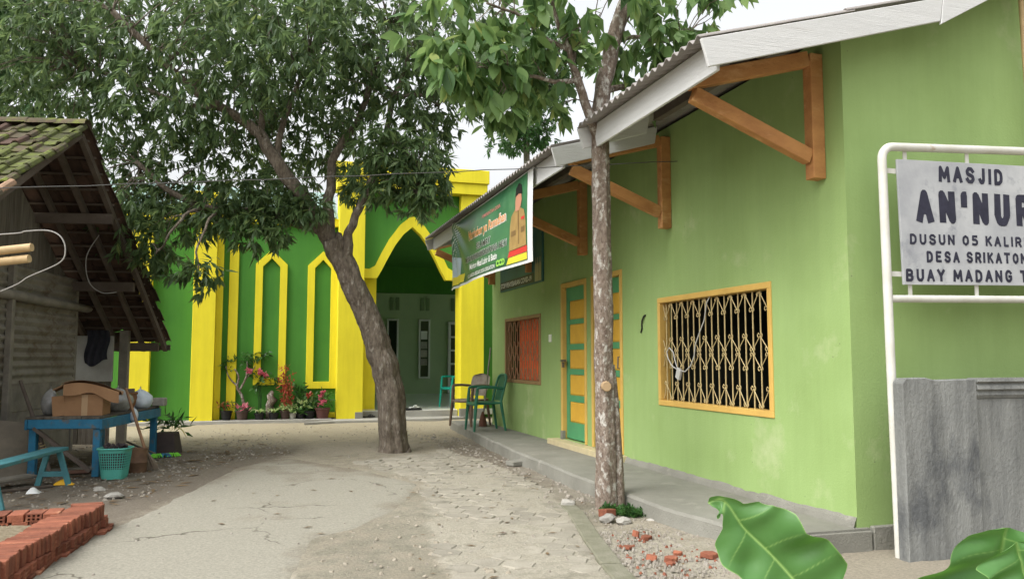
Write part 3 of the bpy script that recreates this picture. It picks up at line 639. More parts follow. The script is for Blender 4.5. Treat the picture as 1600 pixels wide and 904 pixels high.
for s_, x0, x1, z0, z1, b_ in (("MASJID",4.142,4.672,2.334,2.441,.03),("AN'NUR",3.955,4.90,2.062,2.275,.045),("DUSUN 05 KALIREJO",3.893,5.02,1.92,1.988,.022),("DESA SRIKATON",4.018,4.84,1.81,1.882,.022),("BUAY MADANG TIMUR",3.85,5.13,1.684,1.764,.028)):
    painted(s_, sg, M['ink'], x0, x1, z0, z1, yt, .235 if s_ != "AN'NUR" else .25)
# ------------------------------------------------------------ grey cement wall under the sign
gw = thing('cement_wall', 'grey cement wall with a moulded panel top beside the sign post', 'wall', (3.74, 4.1, 0), world=True)
mb = MB()
mb.prism([(3.695,4.07,-.1),(3.695,4.07,1.055),(3.72,4.07,1.082),(3.87,4.07,1.085),(3.94,4.07,1.070),(4.26,4.07,1.075),(4.26,4.07,-.1)], (0,.085,0)); mb.build('pier', M['grey'], gw, bevel=.006)
mb = MB(); mb.box(4.262, 7.5, 4.10, 4.15, -.1, .95); mb.build('panel', M['grey'], gw)
mb = MB(); pr_ = [(4.145,1.08),(4.066,1.08),(4.062,1.058),(4.085,1.045),(4.072,1.03),(4.068,1.01),(4.088,.998),(4.08,.975),(4.095,.952),(4.145,.952)]
mb.prism([(4.263, y, z) for y, z in pr_], (3.2,0,0)); mb.build('cap_moulding', M['grey'], gw)
# pole leaning at the gable, right edge of the frame
mb = MB(); mb.tube([(5.30,4.40,.0),(5.18,4.38,2.2),(5.13,4.36,3.4),(5.10,4.35,4.6)], .017, 8); tag(mb.build('bamboo_pole', M['bamboo'], smooth=True), 'thin brown pole standing upright against the lime gable wall at the right edge', 'pole')

# ------------------------------------------------------------ banner under the eave
bn = thing('banner', 'green printed greeting banner with white hem hanging from the eave', 'banner', (2.55, 9.4, 2.1), world=True)
BY0, BY1, BZ0, BZ1 = 11.27, 7.61, 2.155, 3.10
def bsurf(p):
    u = (p.y-BY0)/(BY1-BY0); v = (p.z-BZ0)/(BZ1-BZ0)
    ang = math.atan2((1-v)*.945+.02, u*3.66+.001); rr = math.hypot(u*3.66, (1-v)*.945)
    d = .030*math.sin(ang*17+.4)*math.exp(-rr*.95)*min(1, rr*3) + .012*math.sin(u*9+v*2.5)*(1-v)
    sag = .05*math.sin(u*math.pi)*(1-v)**2 - .02*math.sin(u*math.pi)*v
    return Vector((p.x-.018+d-.01*(1-v), p.y, p.z+sag*.6))
def bq(u, v): return Vector((2.55, BY0+(BY1-BY0)*u, BZ0+(BZ1-BZ0)*v))
M['bgreen'] = mat('banner_green_print', (.030,.145,.065,1), (.06,.20,.085,1), 1.4, .38, 0, spec=.4, c3=(.11,.25,.13,1), s3=.8, t3=.55)
M['bwhite'] = mat('banner_white_vinyl', (.72,.74,.72,1), None, rough=.4, bump=0)
mb = MB(); mb.grid(lambda u, v: bsurf(bq(u, v)), 90, 26); mb.build('vinyl', M['bwhite'], bn, smooth=2)
def patch(name, poly, mt, dep, n=10, sub=True):
    """flat print laid on the vinyl: a quad given in u,v, subdivided so that it follows the folds"""
    P4 = [Vector((a_, b_, 0)) for a_, b_ in poly]; m_ = MB()
    def f_(s_, t_):
        q = (P4[0]*(1-s_)+P4[1]*s_)*(1-t_) + (P4[3]*(1-s_)+P4[2]*s_)*t_
        p = bsurf(bq(q.x, q.y)); p.x -= dep; return p
    k = max(2, int(90*abs(P4[1].x-P4[0].x))); k2 = max(2, int(26*abs(P4[3].y-P4[0].y)))
    m_.grid(f_, k, k2); return m_.build(name, mt, bn, smooth=2)
flat = lambda n_, c: M.setdefault(n_, mat(n_, c, None, rough=.4, bump=0))
patch('print', [(.004,.035),(.952,.035),(.952,.985),(.004,.985)], M['bgreen'], .0025)
patch('print', [(.004,.035),(.952,.035),(.952,.13),(.004,.13)], flat('banner_dark_green', (.02,.10,.05,1)), .004)
patch('print', [(.008,.16),(.16,.14),(.15,.42),(.008,.50)], flat('banner_pale_blue', (.45,.55,.62,1)), .004)
patch('print', [(.02,.05),(.20,.05),(.215,.17),(.02,.17)], flat('banner_yellow', (.72,.60,.05,1)), .0055)
patch('print', [(.76,.125),(.95,.125),(.95,.195),(.775,.195)], flat('banner_red', (.60,.035,.04,1)), .004)
patch('print', [(.75,.045),(.95,.045),(.95,.12),(.77,.12)], flat('banner_yellow', (.72,.60,.05,1)), .0055)
# printed official in khaki with a black cap
def shape(poly, mt, dep):
    m_ = MB(); m_.add([(lambda p: (p.x-dep, p.y, p.z))(bsurf(bq(a_, b_))) for a_, b_ in poly], [tuple(range(len(poly)))]); return m_.build('printed_figure', mt, bn)
kh = mat('banner_khaki_print', (.40,.26,.10,1), (.30,.19,.07,1), 9, .4, 0); sk = flat('banner_skin_print', (.52,.25,.16,1)); bk = flat('banner_black_print', (.02,.02,.02,1))
shape([(.775,.20),(.785,.48),(.80,.60),(.84,.66),(.88,.66),(.925,.60),(.94,.48),(.945,.20)], kh, .006)
shape([(.842,.63),(.842,.74),(.85,.80),(.865,.83),(.885,.83),(.90,.80),(.905,.73),(.895,.66),(.88,.62)], sk, .008)
shape([(.842,.79),(.85,.88),(.878,.93),(.905,.89),(.908,.79),(.875,.81)], bk, .0095)
shape([(.868,.24),(.866,.62),(.874,.62),(.878,.24)], flat('banner_seam', (.2,.12,.05,1)), .008)
shape([(.80,.36),(.80,.42),(.845,.42),(.845,.36)], flat('banner_seam', (.2,.12,.05,1)), .008)
shape([(.897,.36),(.897,.42),(.93,.42),(.93,.36)], flat('banner_seam', (.2,.12,.05,1)), .008)
shape([(.90,.50),(.90,.53),(.93,.53),(.93,.50)], flat('banner_red', (.60,.035,.04,1)), .008)
def btext(s_, u0, u1, v0, v1, mt, b_=.01, dep=.0065):
    text(s_, bn, 'printed_lettering', mt, bq((u0+u1)/2, (v0+v1)/2), (0,-1,0), (0,0,1), (u1-u0)*3.66, (v1-v0)*.945, b_, fn=bsurf, depth=dep)
org = flat('banner_orange', (.72,.30,.08,1)); wht = flat('banner_white_ink', (.8,.82,.78,1)); rd = flat('banner_pink_ink', (.65,.22,.2,1)); gn = flat('banner_bright_green', (.30,.62,.10,1))
btext('Marhaban ya Ramadhan', .285, .745, .545, .73, wht, .035, .005); btext('Marhaban ya Ramadhan', .29, .74, .56, .72, org, .015, .0075)
btext('PEMERINTAH DESA', .46, .68, .80, .845, rd, .01)
btext('SELAMAT', .395, .575, .41, .505, wht, .055, .005); btext('SELAMAT', .397, .573, .415, .50, bk, .012, .0075)
btext('MENUNAIKAN IBADAH PUASA 1442 H', .25, .75, .285, .375, wht, .055, .005); btext('MENUNAIKAN IBADAH PUASA 1442 H', .252, .748, .29, .37, bk, .012, .0075)
btext('Mohon Maaf Lahir & Batin', .31, .65, .165, .255, wht, .02)
btext('KELUARGA BESAR DESA SRIKATON', .27, .63, .055, .11, wht, .008, .007)
btext('CCD', .645, .735, .06, .145, gn, .06, .008)
mb = MB()
for u_, (px_, pz_) in ((0, (2.5,3.16)), (1, (2.5,3.16))):
    p = bsurf(bq(u_, 1)); mb.tube([p, (2.58, p.y, 3.06)], .004, 5)
mb.build('tie_cord', M['wirew'], bn)
# notice board on the wall
pl = thing('notice_board', 'dark blue green notice board on the lime wall above the far window', 'notice board', (XW, 11.5, 2.2), world=True)
mb = MB(); mb.box(XW-.03, XW-.002, 10.5, 12.56, 2.25, 3.05); mb.build('panel', mat('notice_teal_print', (.03,.10,.10,1), (.05,.16,.15,1), 2, .5, 0), pl, bevel=.004)
mb = MB(); mb.box(XW-.033, XW-.031, 10.85, 12.54, 2.27, 2.40); mb.build('printed_strip', flat('notice_dark_strip', (.02,.03,.04,1)), pl)
text('STOP PENYEBARAN COVID-19', pl, 'printed_lettering', wht, (XW-.036, 11.72, 2.335), (0,-1,0), (0,0,1), 1.55, .075, .01, depth=.001)
mb = MB()
for y in (10.58, 10.68, 10.76): mb.prism([(XW-.032,y-.045,2.27),(XW-.032,y+.045,2.27),(XW-.032,y+.04,2.5),(XW-.032,y+.015,2.54),(XW-.032,y+.012,2.6),(XW-.032,y-.012,2.6),(XW-.032,y-.015,2.54),(XW-.032,y-.04,2.5)], (-.001,0,0))
mb.build('printed_figure', flat('notice_pale_figures', (.33,.30,.2,1)), pl)

# ------------------------------------------------------------ overhead cable, bamboo poles, wire loop
def sag(a, b, s, n=24): 
    a, b = Vector(a), Vector(b); return [a.lerp(b, i/n) - Vector((0,0,s*4*(i/n)*(1-i/n))) + Vector((0,0,.004*math.sin(i*2.3))) for i in range(n+1)]
mb = MB(); mb.tube(sag((-2.62,6.98,2.42),(XW,6.72,3.03),.02), .0042, 5)
tag(mb.build('overhead_cable', mat('dark_cable', (.09,.09,.085,1), None, bump=0), smooth=True), 'thin overhead cable strung from the shed to the green building', 'cable')

# ------------------------------------------------------------ big leaved plant in the foreground
lp = thing('broad_leaf_plant', 'foreground plant with huge glossy green leaves at the bottom right', 'plant', (1.12, 1.22, 0), world=True)
CR, CU, CF = Vector((.957,-.291,0)), Vector((-.024,-.08,.996)), Vector((.289,.953,.084))
def bigleaf_mat():
    m = bpy.data.materials.new('glossy_big_leaf'); m.use_nodes = True; T = m.node_tree; N = T.nodes; L = T.links; B = N['Principled BSDF']
    at = N.new('ShaderNodeAttribute'); at.attribute_name = 'vein'; tc = N.new('ShaderNodeTexCoord')
    n = N.new('ShaderNodeTexNoise'); n.inputs['Scale'].default_value = 14; n.inputs['Detail'].default_value = 6; L.new(tc.outputs['Object'], n.inputs['Vector'])
    x = N.new('ShaderNodeMix'); x.data_type = 'RGBA'; x.inputs[6].default_value = (.055,.155,.04,1); x.inputs[7].default_value = (.10,.225,.065,1); L.new(n.outputs['Fac'], x.inputs[0])
    y = N.new('ShaderNodeMix'); y.data_type = 'RGBA'; y.inputs[7].default_value = (.36,.55,.17,1); L.new(at.outputs['Fac'], y.inputs[0]); L.new(x.outputs[2], y.inputs[6])
    L.new(y.outputs[2], B.inputs['Base Color']); B.inputs['Roughness'].default_value = .36; B.inputs['Specular IOR Level'].default_value = .4
    b = N.new('ShaderNodeBump'); b.inputs['Strength'].default_value = .15; b.inputs['Distance'].default_value = .004; n2 = N.new('ShaderNodeTexNoise'); n2.inputs['Scale'].default_value = 60; L.new(tc.outputs['Object'], n2.inputs['Vector']); L.new(n2.outputs['Fac'], b.inputs['Height']); L.new(b.outputs[0], B.inputs['Normal'])
    t = N.new('ShaderNodeBsdfTranslucent'); t.inputs['Color'].default_value = (.16,.38,.05,1)
    s = N.new('ShaderNodeMixShader'); s.inputs[0].default_value = .22; L.new(B.outputs[0], s.inputs[1]); L.new(t.outputs[0], s.inputs[2]); L.new(s.outputs[0], N['Material Output'].inputs['Surface'])
    return m
BLM = bigleaf_mat()
def interp(t, tab):
    for (a_, va), (b_, vb) in zip(tab, tab[1:]):
        if t <= b_: k = (t-a_)/(b_-a_); k = k*k*(3-2*k)*.5 + k*.5; return va+(vb-va)*k
    return tab[-1][1]
def bigleaf(org_, mid, left, right, nveins, curl, tilt, ppm, ph=0, label=None):
    """org_: world point of the leaf base; mid: midrib points (right, up) in cm-like units; half widths left and right of the rib along it"""
    nu, nv = 72, 150; vs = []; vn = []
    org_ = Vector(org_)
    def mp(t):
        k = t*(len(mid)-1); i = min(int(k), len(mid)-2); f = k-i
        p0 = Vector(mid[max(i-1,0)]); p1 = Vector(mid[i]); p2 = Vector(mid[i+1]); p3 = Vector(mid[min(i+2,len(mid)-1)])
        return .5*((2*p1)+(p2-p0)*f+(2*p0-5*p1+4*p2-p3)*f*f+(3*p1-p0-3*p2+p3)*f**3)
    for j in range(nv+1):
        t = j/nv; p = mp(t); d = (mp(min(t+.02,1))-mp(max(t-.02,0))).normalized(); nr = Vector((d.y,-d.x))
        for i in range(nu+1):
            s = i/nu*2-1; w = interp(t, right) if s > 0 else interp(t, left)
            fwd = .25*abs(s)*w       # veins sweep forward
            q = p + nr*s*w + d*fwd*.6*(1-t)
            vq = (t*nveins + abs(s)*.22*nveins/4 + (0 if s > 0 else .35)); fr_ = abs(vq-round(vq))
            z = curl*(abs(s)**1.6)*w + .085*w*math.cos(2*math.pi*vq)*abs(s)**.6 + .16*w*math.sin(t*13+s*3+ph)*abs(s)**1.5 - .10*w*math.exp(-abs(s)*9) + tilt*(t-.4)
            vs.append(org_ + (CR*q.x + CU*q.y - CF*z)/ppm)
            ve = max(0, 1-abs(s)*w/3.0)*(1-.5*t) + max(0, 1-fr_*w*1.0/1.6)*.55*(1-abs(s)**3) + (.6 if abs(s) > .975 else 0)
            vn.append(min(.85, ve))
    m_ = MB(); m_.add(vs, [(j*(nu+1)+i, j*(nu+1)+i+1, (j+1)*(nu+1)+i+1, (j+1)*(nu+1)+i) for j in range(nv) for i in range(nu)])
    o = m_.build('leaf', BLM, lp, smooth=2, label=label); set_attr(o.data, 'vein', vn); return o
# units are photo-scale pixels at 1.45 m: 883 per metre
bigleaf((.909,1.279,.811), [(33,-41),(0,0),(-36,40),(-75,78),(-105,119),(-130,116)], [(0,30),(.3,60),(.46,58),(.55,64),(.62,53),(.67,27),(.74,16),(.82,28),(.88,18),(.94,9),(1,1)], [(0,40),(.08,79),(.24,80),(.38,61),(.46,71),(.60,57),(.68,43),(.72,20),(.82,7),(.94,8),(1,1)], 4.6, .30, -26, 883, 0, 'nearest leaf with a curled tip pointing to the left')
bigleaf((1.097,1.017,0.762), [(0,0),(-4,60),(-8,120),(-6,190)], [(0,60),(.3,165),(.5,168),(.64,146),(.78,108),(.9,62),(.96,34),(1,5)], [(0,50),(.3,130),(.5,130),(.7,100),(.9,50),(1,5)], 4.5, .22, 20, 1024, 1.3)
bigleaf((1.067,0.918,0.797), [(0,0),(-12,60),(-30,112),(-44,160)], [(0,50),(.3,150),(.5,152),(.66,120),(.78,70),(.84,78),(.93,40),(1,4)], [(0,50),(.3,130),(.55,120),(.8,70),(.92,30),(1,4)], 4.5, .3, -20, 1113, 2.6)
for p in ((.955,1.265,.766), (1.123,1.009,0.752), (1.067,0.918,0.787)):
    mb = MB(); p = Vector(p); mb.tube([p+Vector((0,0,.01)), p.lerp(Vector((1.12,1.22,0)),.3)+Vector((.03,0,.05)), p.lerp(Vector((1.12,1.22,0)),.7), (1.12,1.22,-.02)], [.006,.008,.011,.014], 8); mb.build('stalk', M['leafstalk'] if 'leafstalk' in M else mat('leaf_stalk', (.10,.22,.05,1), None, rough=.5), lp, smooth=True)
# ------------------------------------------------------------ mosque at the end of the yard
ms = thing('mosque', 'green and yellow mosque with pointed niches and an arched portal across the yard', 'mosque', (0, 16.5, 0), world=True)
def part(nm, m_, *a, par=None, bev=.006, **k):
    q = MB(); q.box(*a); return q.build(nm, m_, par or ms, bevel=bev, **k)
G_, Yl = M['mgreen'], M['myellow']
part('wall', G_, -6, 1.40, 16.5, 16.72, .05, 3.80)
part('wall', G_, 4.32, 5.2, 16.55, 16.75, 0, 4.6)
part('cornice', Yl, -6, 1.39, 16.40, 16.74, 3.803, 3.96)
part('pillar', Yl, -2.41, -1.98, 16.32, 16.498, .055, 3.80)
part('pillar', Yl, -1.26, -.86, 16.22, 16.498, .055, 4.25); part('pillar_step', Yl, -.858, -.745, 16.38, 16.499, .055, 4.2); part('pillar_cap', Yl, -1.30, -.72, 16.18, 16.498, 4.252, 4.33)
part('pilaster', Yl, -.64, -.47, 16.45, 16.498, .055, 3.42)
part('wall_base_band', Yl, 1.18, 1.38, 16.44, 16.497, .06, .16)
part('pillar', Yl, 1.385, 1.885, 16.2, 16.72, .03, 4.55)
part('pillar', Yl, 3.835, 4.318, 16.2, 16.72, .02, 4.55)
part('pillar_foot', M['concrete'], 1.74, 1.893, 16.192, 16.3, .02, .17); part('pillar_foot', M['concrete'], 3.825, 4.325, 16.19, 16.3, -.02, .2)
part('pier', Yl, 1.887, 2.175, 16.62, 16.80, .2, 2.9)
part('pier_base', mat('pale_yellow_base', (.72,.64,.25,1), None), 1.887, 2.185, 16.60, 16.80, .02, .198)
part('portal_cornice', Yl, 1.33, 4.37, 16.12, 16.8, 4.553, 4.78); part('portal_cornice', Yl, 1.30, 4.40, 16.08, 16.84, 4.783, 5.06)
# niche frames: pointed outline, proud of the wall, and its sunk panel
def niche(xa, xb, z0, zs, zp, t=.135):
    xm = (xa+xb)/2
    out = [(xa,z0),(xa,zs),(xm,zp),(xb,zs),(xb,z0)]; inn = [(xa+t,z0+t),(xa+t,zs-t*.35),(xm,zp-t*1.25),(xb-t,zs-t*.35),(xb-t,z0+t)]
    m_ = MB(); n_ = 5; y0, y1 = 16.44, 16.503
    vs_ = [(x,y0,z) for x,z in out]+[(x,y0,z) for x,z in inn]+[(x,y1,z) for x,z in out]+[(x,y1,z) for x,z in inn]
    f_ = []
    for i in range(5):
        j = (i+1) % 5; f_ += [(i,j,n_+j,n_+i), (i,2*n_+i,2*n_+j,j), (n_+i,n_+j,3*n_+j,3*n_+i)]
    m_.add(vs_, f_); return m_.build('niche_frame', Yl, ms, bevel=.004)
niche(-.163, .427, .70, 3.02, 3.31); niche(.815, 1.395, .62, 3.02, 3.31)
# arched portal panel: green panel with a pointed opening and a yellow band
inner = [(-.70,2.80),(-.60,2.98),(-.48,3.22),(-.34,3.48),(-.18,3.70),(0,3.86),(.18,3.70),(.34,3.48),(.48,3.22),(.60,2.98),(.70,2.80)]
outer = [(-.86,2.98),(-.74,3.05),(-.62,3.30),(-.46,3.60),(-.24,3.90),(0,4.10),(.24,3.90),(.46,3.60),(.62,3.30),(.74,3.05),(.86,2.98)]
XC = 2.85
mb = MB(); k = len(outer); y0, y1 = 16.40, 16.50
P0 = [(1.888,2.98)] + [(XC+x, z) for x, z in outer] + [(3.832,2.98)]
up = [(1.888, 4.55)] + [(XC+x, 4.55) for x, z in outer] + [(3.832, 4.55)]
vs = [(x,y0,z) for x,z in P0]+[(x,y0,z) for x,z in up]; n = len(P0)
mb.add(vs+[(x,y1,z) for x,y,z in vs], [(i,i+1,n+i+1,n+i) for i in range(n-1)] + [(2*n+i,3*n+i,3*n+i+1,2*n+i+1) for i in range(n-1)] + [(i,2*n+i,2*n+i+1,i+1) for i in range(n-1)])
mb.build('arch_panel', G_, ms)
mb = MB(); I0 = [(1.889,2.80)]+[(XC+x,z) for x,z in inner]+[(3.831,2.80)]; y0, y1 = 16.34, 16.52
vs = [(x,y0,z) for x,z in P0]+[(x,y0,z) for x,z in I0]
vs[0] = (1.889, y0, 2.99); vs[n-1] = (3.831, y0, 2.99)
mb.add(vs+[(x,y1,z) for x,y,z in vs], [(i,n+i,n+i+1,i+1) for i in range(n-1)] + [(i,i+1,2*n+i+1,2*n+i) for i in range(n-1)] + [(n+i,3*n+i,3*n+i+1,n+i+1) for i in range(n-1)])
mb.build('portal_arch', Yl, ms)
# porch floor, step, hall behind
part('porch_floor', M['tilefloor'], 1.0, 9.0, 16.5, 24.5, .06, .175); 
part('porch_step', M['plinth'], 1.9, 3.83, 16.422, 16.498, .02, .165)
part('ceiling', M['mgreen'], 1.0, 9, 16.85, 24.5, 3.9, 4.0)
part('side_wall', M['mpale'], .85, 1.0, 16.73, 24.5, .1, 3.95)
for y0, y1, z0, z1 in ((16.91,24.5,.1,.3),(16.91,24.5,3.2,3.95),(16.91,17.2,.3,3.2),(19.6,19.9,.3,3.2),(22.2,22.5,.3,3.2),(24.2,24.5,.3,3.2)): part('side_wall', M['mpale'], 9.0, 9.15, y0, y1, z0, z1)  # unseen side, opened between piers to let daylight into the hall
part('back_wall', M['mpale'], 1.0, 9.0, 24.02, 24.2, .17, 3.12); part('back_wall', G_, 1.0, 9.0, 23.98, 24.2, 3.123, 3.95)
part('front_wall', G_, 4.32, 5.4, 16.76, 16.9, .1, 4.4); part('front_wall', G_, 5.403, 9.15, 16.76, 16.9, 3.3, 4.4)  # unseen right stretch left open below the lintel to admit daylight
def mwin(x0, x1, z0, z1, lights):
    w = link('window', None, ms); OFF[w.name] = OFF[ms.name]; t = .05
    for a_ in ((x0,x1,z0,z0+t),(x0,x1,z1-t,z1),(x0,x0+t,z0+t,z1-t),(x1-t,x1,z0+t,z1-t)): part('frame', M['wframe'], a_[0],a_[1],23.95,24.03,a_[2],a_[3], par=w)
    part('pane', M['glass'], x0+t, x1-t, 23.99, 24.0, z0+t, z1-t, par=w, bev=0)
    for (a_, b_, m_) in lights: part('paper_sheet', m_, x0+t+.02, x1-t-.03, 23.982, 23.986, z0+(z1-z0)*a_, z0+(z1-z0)*b_, par=w, bev=0)
    return w
mwin(3.46,3.80,.62,2.36,[]); mwin(4.40,4.74,.62,2.36,[(.66,.80,M['paper']),(.5,.62,M['bagg']),(.36,.48,M['stone']),(.22,.33,M['stone'])])
for x in (3.55, 4.45, 5.38):
    for dx in (0, .17): part('vent_block', mat('vent_shade', (.17,.25,.13,1), None, bump=0), x+dx, x+dx+.1, 23.985, 24.03, 2.62, 3.0, bev=0)
dr = link('door', None, ms); OFF[dr.name] = OFF[ms.name]
part('frame', M['wframe'], 5.28, 5.36, 23.93, 24.03, .18, 2.3, par=dr); part('frame', M['wframe'], 6.1, 6.18, 23.93, 24.03, .18, 2.3, par=dr); part('frame', M['wframe'], 5.362, 6.098, 23.93, 24.03, 2.22, 2.3, par=dr); part('frame', M['wframe'], 5.66, 5.72, 23.95, 24.03, .18, 2.215, par=dr)
for z in (.62,1.02,1.42,1.82): part('glazing_bar', M['wframe'], 5.362, 5.658, 23.96, 24.03, z, z+.05, par=dr)
part('pane', M['glass'], 5.362, 6.098, 24.0, 24.015, .2, 2.21, par=dr, bev=0)
# tiled roof above the left wing (tiles built on the stretch that shows between the branches)
mb = MB(); mb.prism([(-6,16.42,3.962),(-6,17.75,4.74),(-6,24,3.962)], (7.38,0,0)); mb.build('roof', M['mroof'], ms)
def mtile():
    v = []; n_ = 8
    for j, (s_, zz) in enumerate(((0,.0),(.36,.035))):
        for i in range(n_+1):
            u = i/n_; v.append((u*.30, -s_, zz + .028*math.sin(u*math.pi*2)))
    for i in range(n_+1): v.append((i/n_*.30, -.36, .012+.028*math.sin(i/n_*math.pi*2)))
    m_ = bpy.data.meshes.new('roof_tile'); m_.from_pydata(v, [], [(i, i+9, i+10, i+1) for i in range(8)]+[(9+i, 18+i, 19+i, 10+i) for i in range(8)]); m_.materials.append(M['mroof']); return m_
MT = mtile(); slp = math.atan2(.778, 1.33)
rf = [o for o in ms.children if o.name.startswith('roof')][0]
for r_ in range(4):
    for c_ in range(16):
        s_ = .30 + r_*.33; x = -3.45 + c_*.298
        link('roof_tile', MT, rf, Matrix.Translation((x, 16.42+s_*math.cos(slp), 3.985+s_*math.sin(slp))) @ Matrix.Rotation(slp, 4, 'X'))
# doormat, sandals
mb = MB(); mb.box(2.35, 3.1, 16.45, 16.80, .177, .205); tag(mb.build('doormat', M['black'], bevel=.006), 'dark flat doormat lying at the edge of the mosque porch step', 'doormat')
for i, (x, y, z, r_) in enumerate(((2.02,16.30,.062,.3),(2.97,16.62,.206,.5))):
    s_ = thing('sandal', 'dark sandal on the apron beside the yellow portal pillar' if i == 0 else 'pale sandal lying on the end of the doormat', 'sandal', (x,y,z), r_)
    m_ = M['black'] if i == 0 else M['paper']
    mb = MB(); mb.prism([(-.12,-.035,0),(-.04,-.03,0),(.08,-.045,0),(.13,-.02,0),(.13,.02,0),(.08,.045,0),(-.04,.03,0),(-.12,.035,0)], (0,0,.022)); mb.build('sole', m_, s_, bevel=.004)
    mb = MB(); mb.tube([(.0,-.04,.02),(.04,-.02,.05),(.09,0,.03)], .007, 5); mb.tube([(.0,.04,.02),(.04,.02,.05),(.09,0,.03)], .007, 5); mb.build('strap', m_, s_)
# ------------------------------------------------------------ trees
def rnd3(n, k=1.0): 
    v = RNG.normal(size=(n,3)); return v/np.linalg.norm(v, axis=1)[:,None]
def leaf_mesh(name, pos, dr, L, Wd, mt, parent=None, fold=.18, off=None):
    """many five-vertex leaves: base, two sides, a lowered midrib point and the tip"""
    n = len(pos); dr = dr/np.linalg.norm(dr, axis=1)[:,None]
    up = np.tile(np.array([0,0,1.0]), (n,1)) + RNG.normal(size=(n,3))*.45
    sd = np.cross(dr, up); sd /= np.linalg.norm(sd, axis=1)[:,None]+1e-9; nm = np.cross(sd, dr)
    L = np.asarray(L)[:,None]; Wd = np.asarray(Wd)[:,None]
    b = pos; m = pos + dr*L*.45 - nm*Wd*fold; l = pos + dr*L*.42 - sd*Wd*.5; r = pos + dr*L*.42 + sd*Wd*.5; t = pos + dr*L - nm*L*.12
    V = np.stack([b,l,m,r,t], 1).reshape(-1,3)
    if off is not None: V = V - np.array(off)
    T = np.array([[0,2,1],[0,3,2],[1,2,4],[2,3,4]]); F = (np.arange(n)[:,None,None]*5 + T[None]).reshape(-1,3)
    me = bpy.data.meshes.new(name); me.vertices.add(len(V)); me.vertices.foreach_set('co', V.astype(np.float32).ravel())
    me.loops.add(F.size); me.loops.foreach_set('vertex_index', F.astype(np.int32).ravel()); me.polygons.add(len(F)); me.polygons.foreach_set('loop_start', np.arange(0, F.size, 3, dtype=np.int32)); me.polygons.foreach_set('loop_total', np.full(len(F), 3, dtype=np.int32))
    me.update(calc_edges=True); me.materials.append(mt); 
    return tag(link(name, me, parent), kind='stuff')
def crown(blobs, per, nl, L, wr, droop, sq=.85):
    P_, D_, C_ = [], [], []
    for (x, y, z, r) in blobs:
        k = max(3, int(per*max(r*r, .62*r))); d = rnd3(k); rr = r*RNG.random(k)**.42; c = np.array([x,y,z]) + d*rr[:,None]*np.array([1,1,sq]); C_.append((c, np.array([x,y,z]), d))
        ax = d*.5 + RNG.normal(size=(k,3))*.45 + np.array([0,0,-.25])
        for i in range(k):
            m = RNG.integers(max(3, nl-3), nl+4); t = RNG.random(m)*2*np.pi
            a_ = ax[i]/np.linalg.norm(ax[i]); h = np.cross(a_, [.3,.5,.8]); h /= np.linalg.norm(h); g = np.cross(a_, h)
            dd = a_*.55 + (h[None]*np.cos(t)[:,None] + g[None]*np.sin(t)[:,None])*.8 + np.array([0,0,-droop]) + RNG.normal(size=(m,3))*.15
            P_.append(c[i] + a_*RNG.random((m,1))*L*.9 - a_*L*.3); D_.append(dd)
    P_ = np.concatenate(P_); D_ = np.concatenate(D_); n = len(P_); Ls = L*(.7+.6*RNG.random(n)); return P_, D_, Ls, Ls*wr*(.8+.4*RNG.random(n)), C_
def smooth_path(pts, k=6):
    P_ = [Vector(p) for p in pts]; out = []
    for i in range(len(P_)-1):
        p0, p1, p2, p3 = P_[max(i-1,0)], P_[i], P_[i+1], P_[min(i+2,len(P_)-1)]
        for q in range(k):
            f = q/k; out.append(.5*((2*p1)+(p2-p0)*f+(2*p0-5*p1+4*p2-p3)*f*f+(3*p1-p0-3*p2+p3)*f**3))
    return out + [P_[-1]]
def limb(name, pts, r0, r1, mt, parent, n=12, k=6, jit=.10, wob=.02, flare=None, rough=0):
    S_ = smooth_path(pts, k); m = len(S_)
    for i in range(1, m-1): S_[i] = S_[i] + Vector((fract(i/k*1.9, pts[0][0], 1)*wob, fract(i/k*2.1, pts[0][2], 5)*wob, 0))
    R_ = [r0 + (r1-r0)*(i/(m-1)) for i in range(m)]
    if flare: R_ = [r*(1+flare*math.exp(-i/ (m*.045))) for i, r in enumerate(R_)]
    mb_ = MB(); mb_.tube(S_, R_, n, jit=jit)
    if rough:      # fissured bark: push the surface in and out, and let the root flare ripple
        for i in range(m):
            c_ = S_[i]
            for q in range(n):
                p = Vector(mb_.v[i*n+q]); d = p-c_; k_ = rough*(.6*fract(p.x*11, p.y*11, p.z*2.0)+.8*fract(p.x*26, p.y*26, p.z*5)+.4*fract(p.x*50, p.y*50, p.z*18)) + (rough*1.6*fract(math.cos(6.283*q/n)*2.2, math.sin(6.283*q/n)*2.2, p.z*.6) )
                mb_.v[i*n+q] = tuple(p + d.normalized()*k_)
    return mb_.build(name, mt, parent, smooth=2)
def twigs(C_, segs, frac, r, mt, parent, name='twig'):
    """thin twigs from the nearest limb point out to a share of the leaf clusters"""
    S_ = np.array([tuple(p) for p in segs]); mb_ = MB()
    for c, ctr, d in C_:
        for i in range(len(c)):
            if random.random() > frac: continue
            j = np.argmin(((S_-c[i])**2).sum(1) + RNG.random(len(S_))*.25); a_, b_ = Vector(S_[j]), Vector(c[i]); L_ = (b_-a_).length
            if L_ > 1.7: continue
            m_ = a_.lerp(b_, .5) + Vector((random.uniform(-.1,.1), random.uniform(-.1,.1), .10*L_)); mb_.tube([a_, a_.lerp(m_, .5)+Vector((0,0,.02)), m_, m_.lerp(b_, .55), b_], [r*1.5*min(1.4,L_+.3), r*1.2, r, r*.7, r*.3], 4, cap=False)
    o = mb_.build(name, mt, parent, smooth=2, kind='stuff'); return o
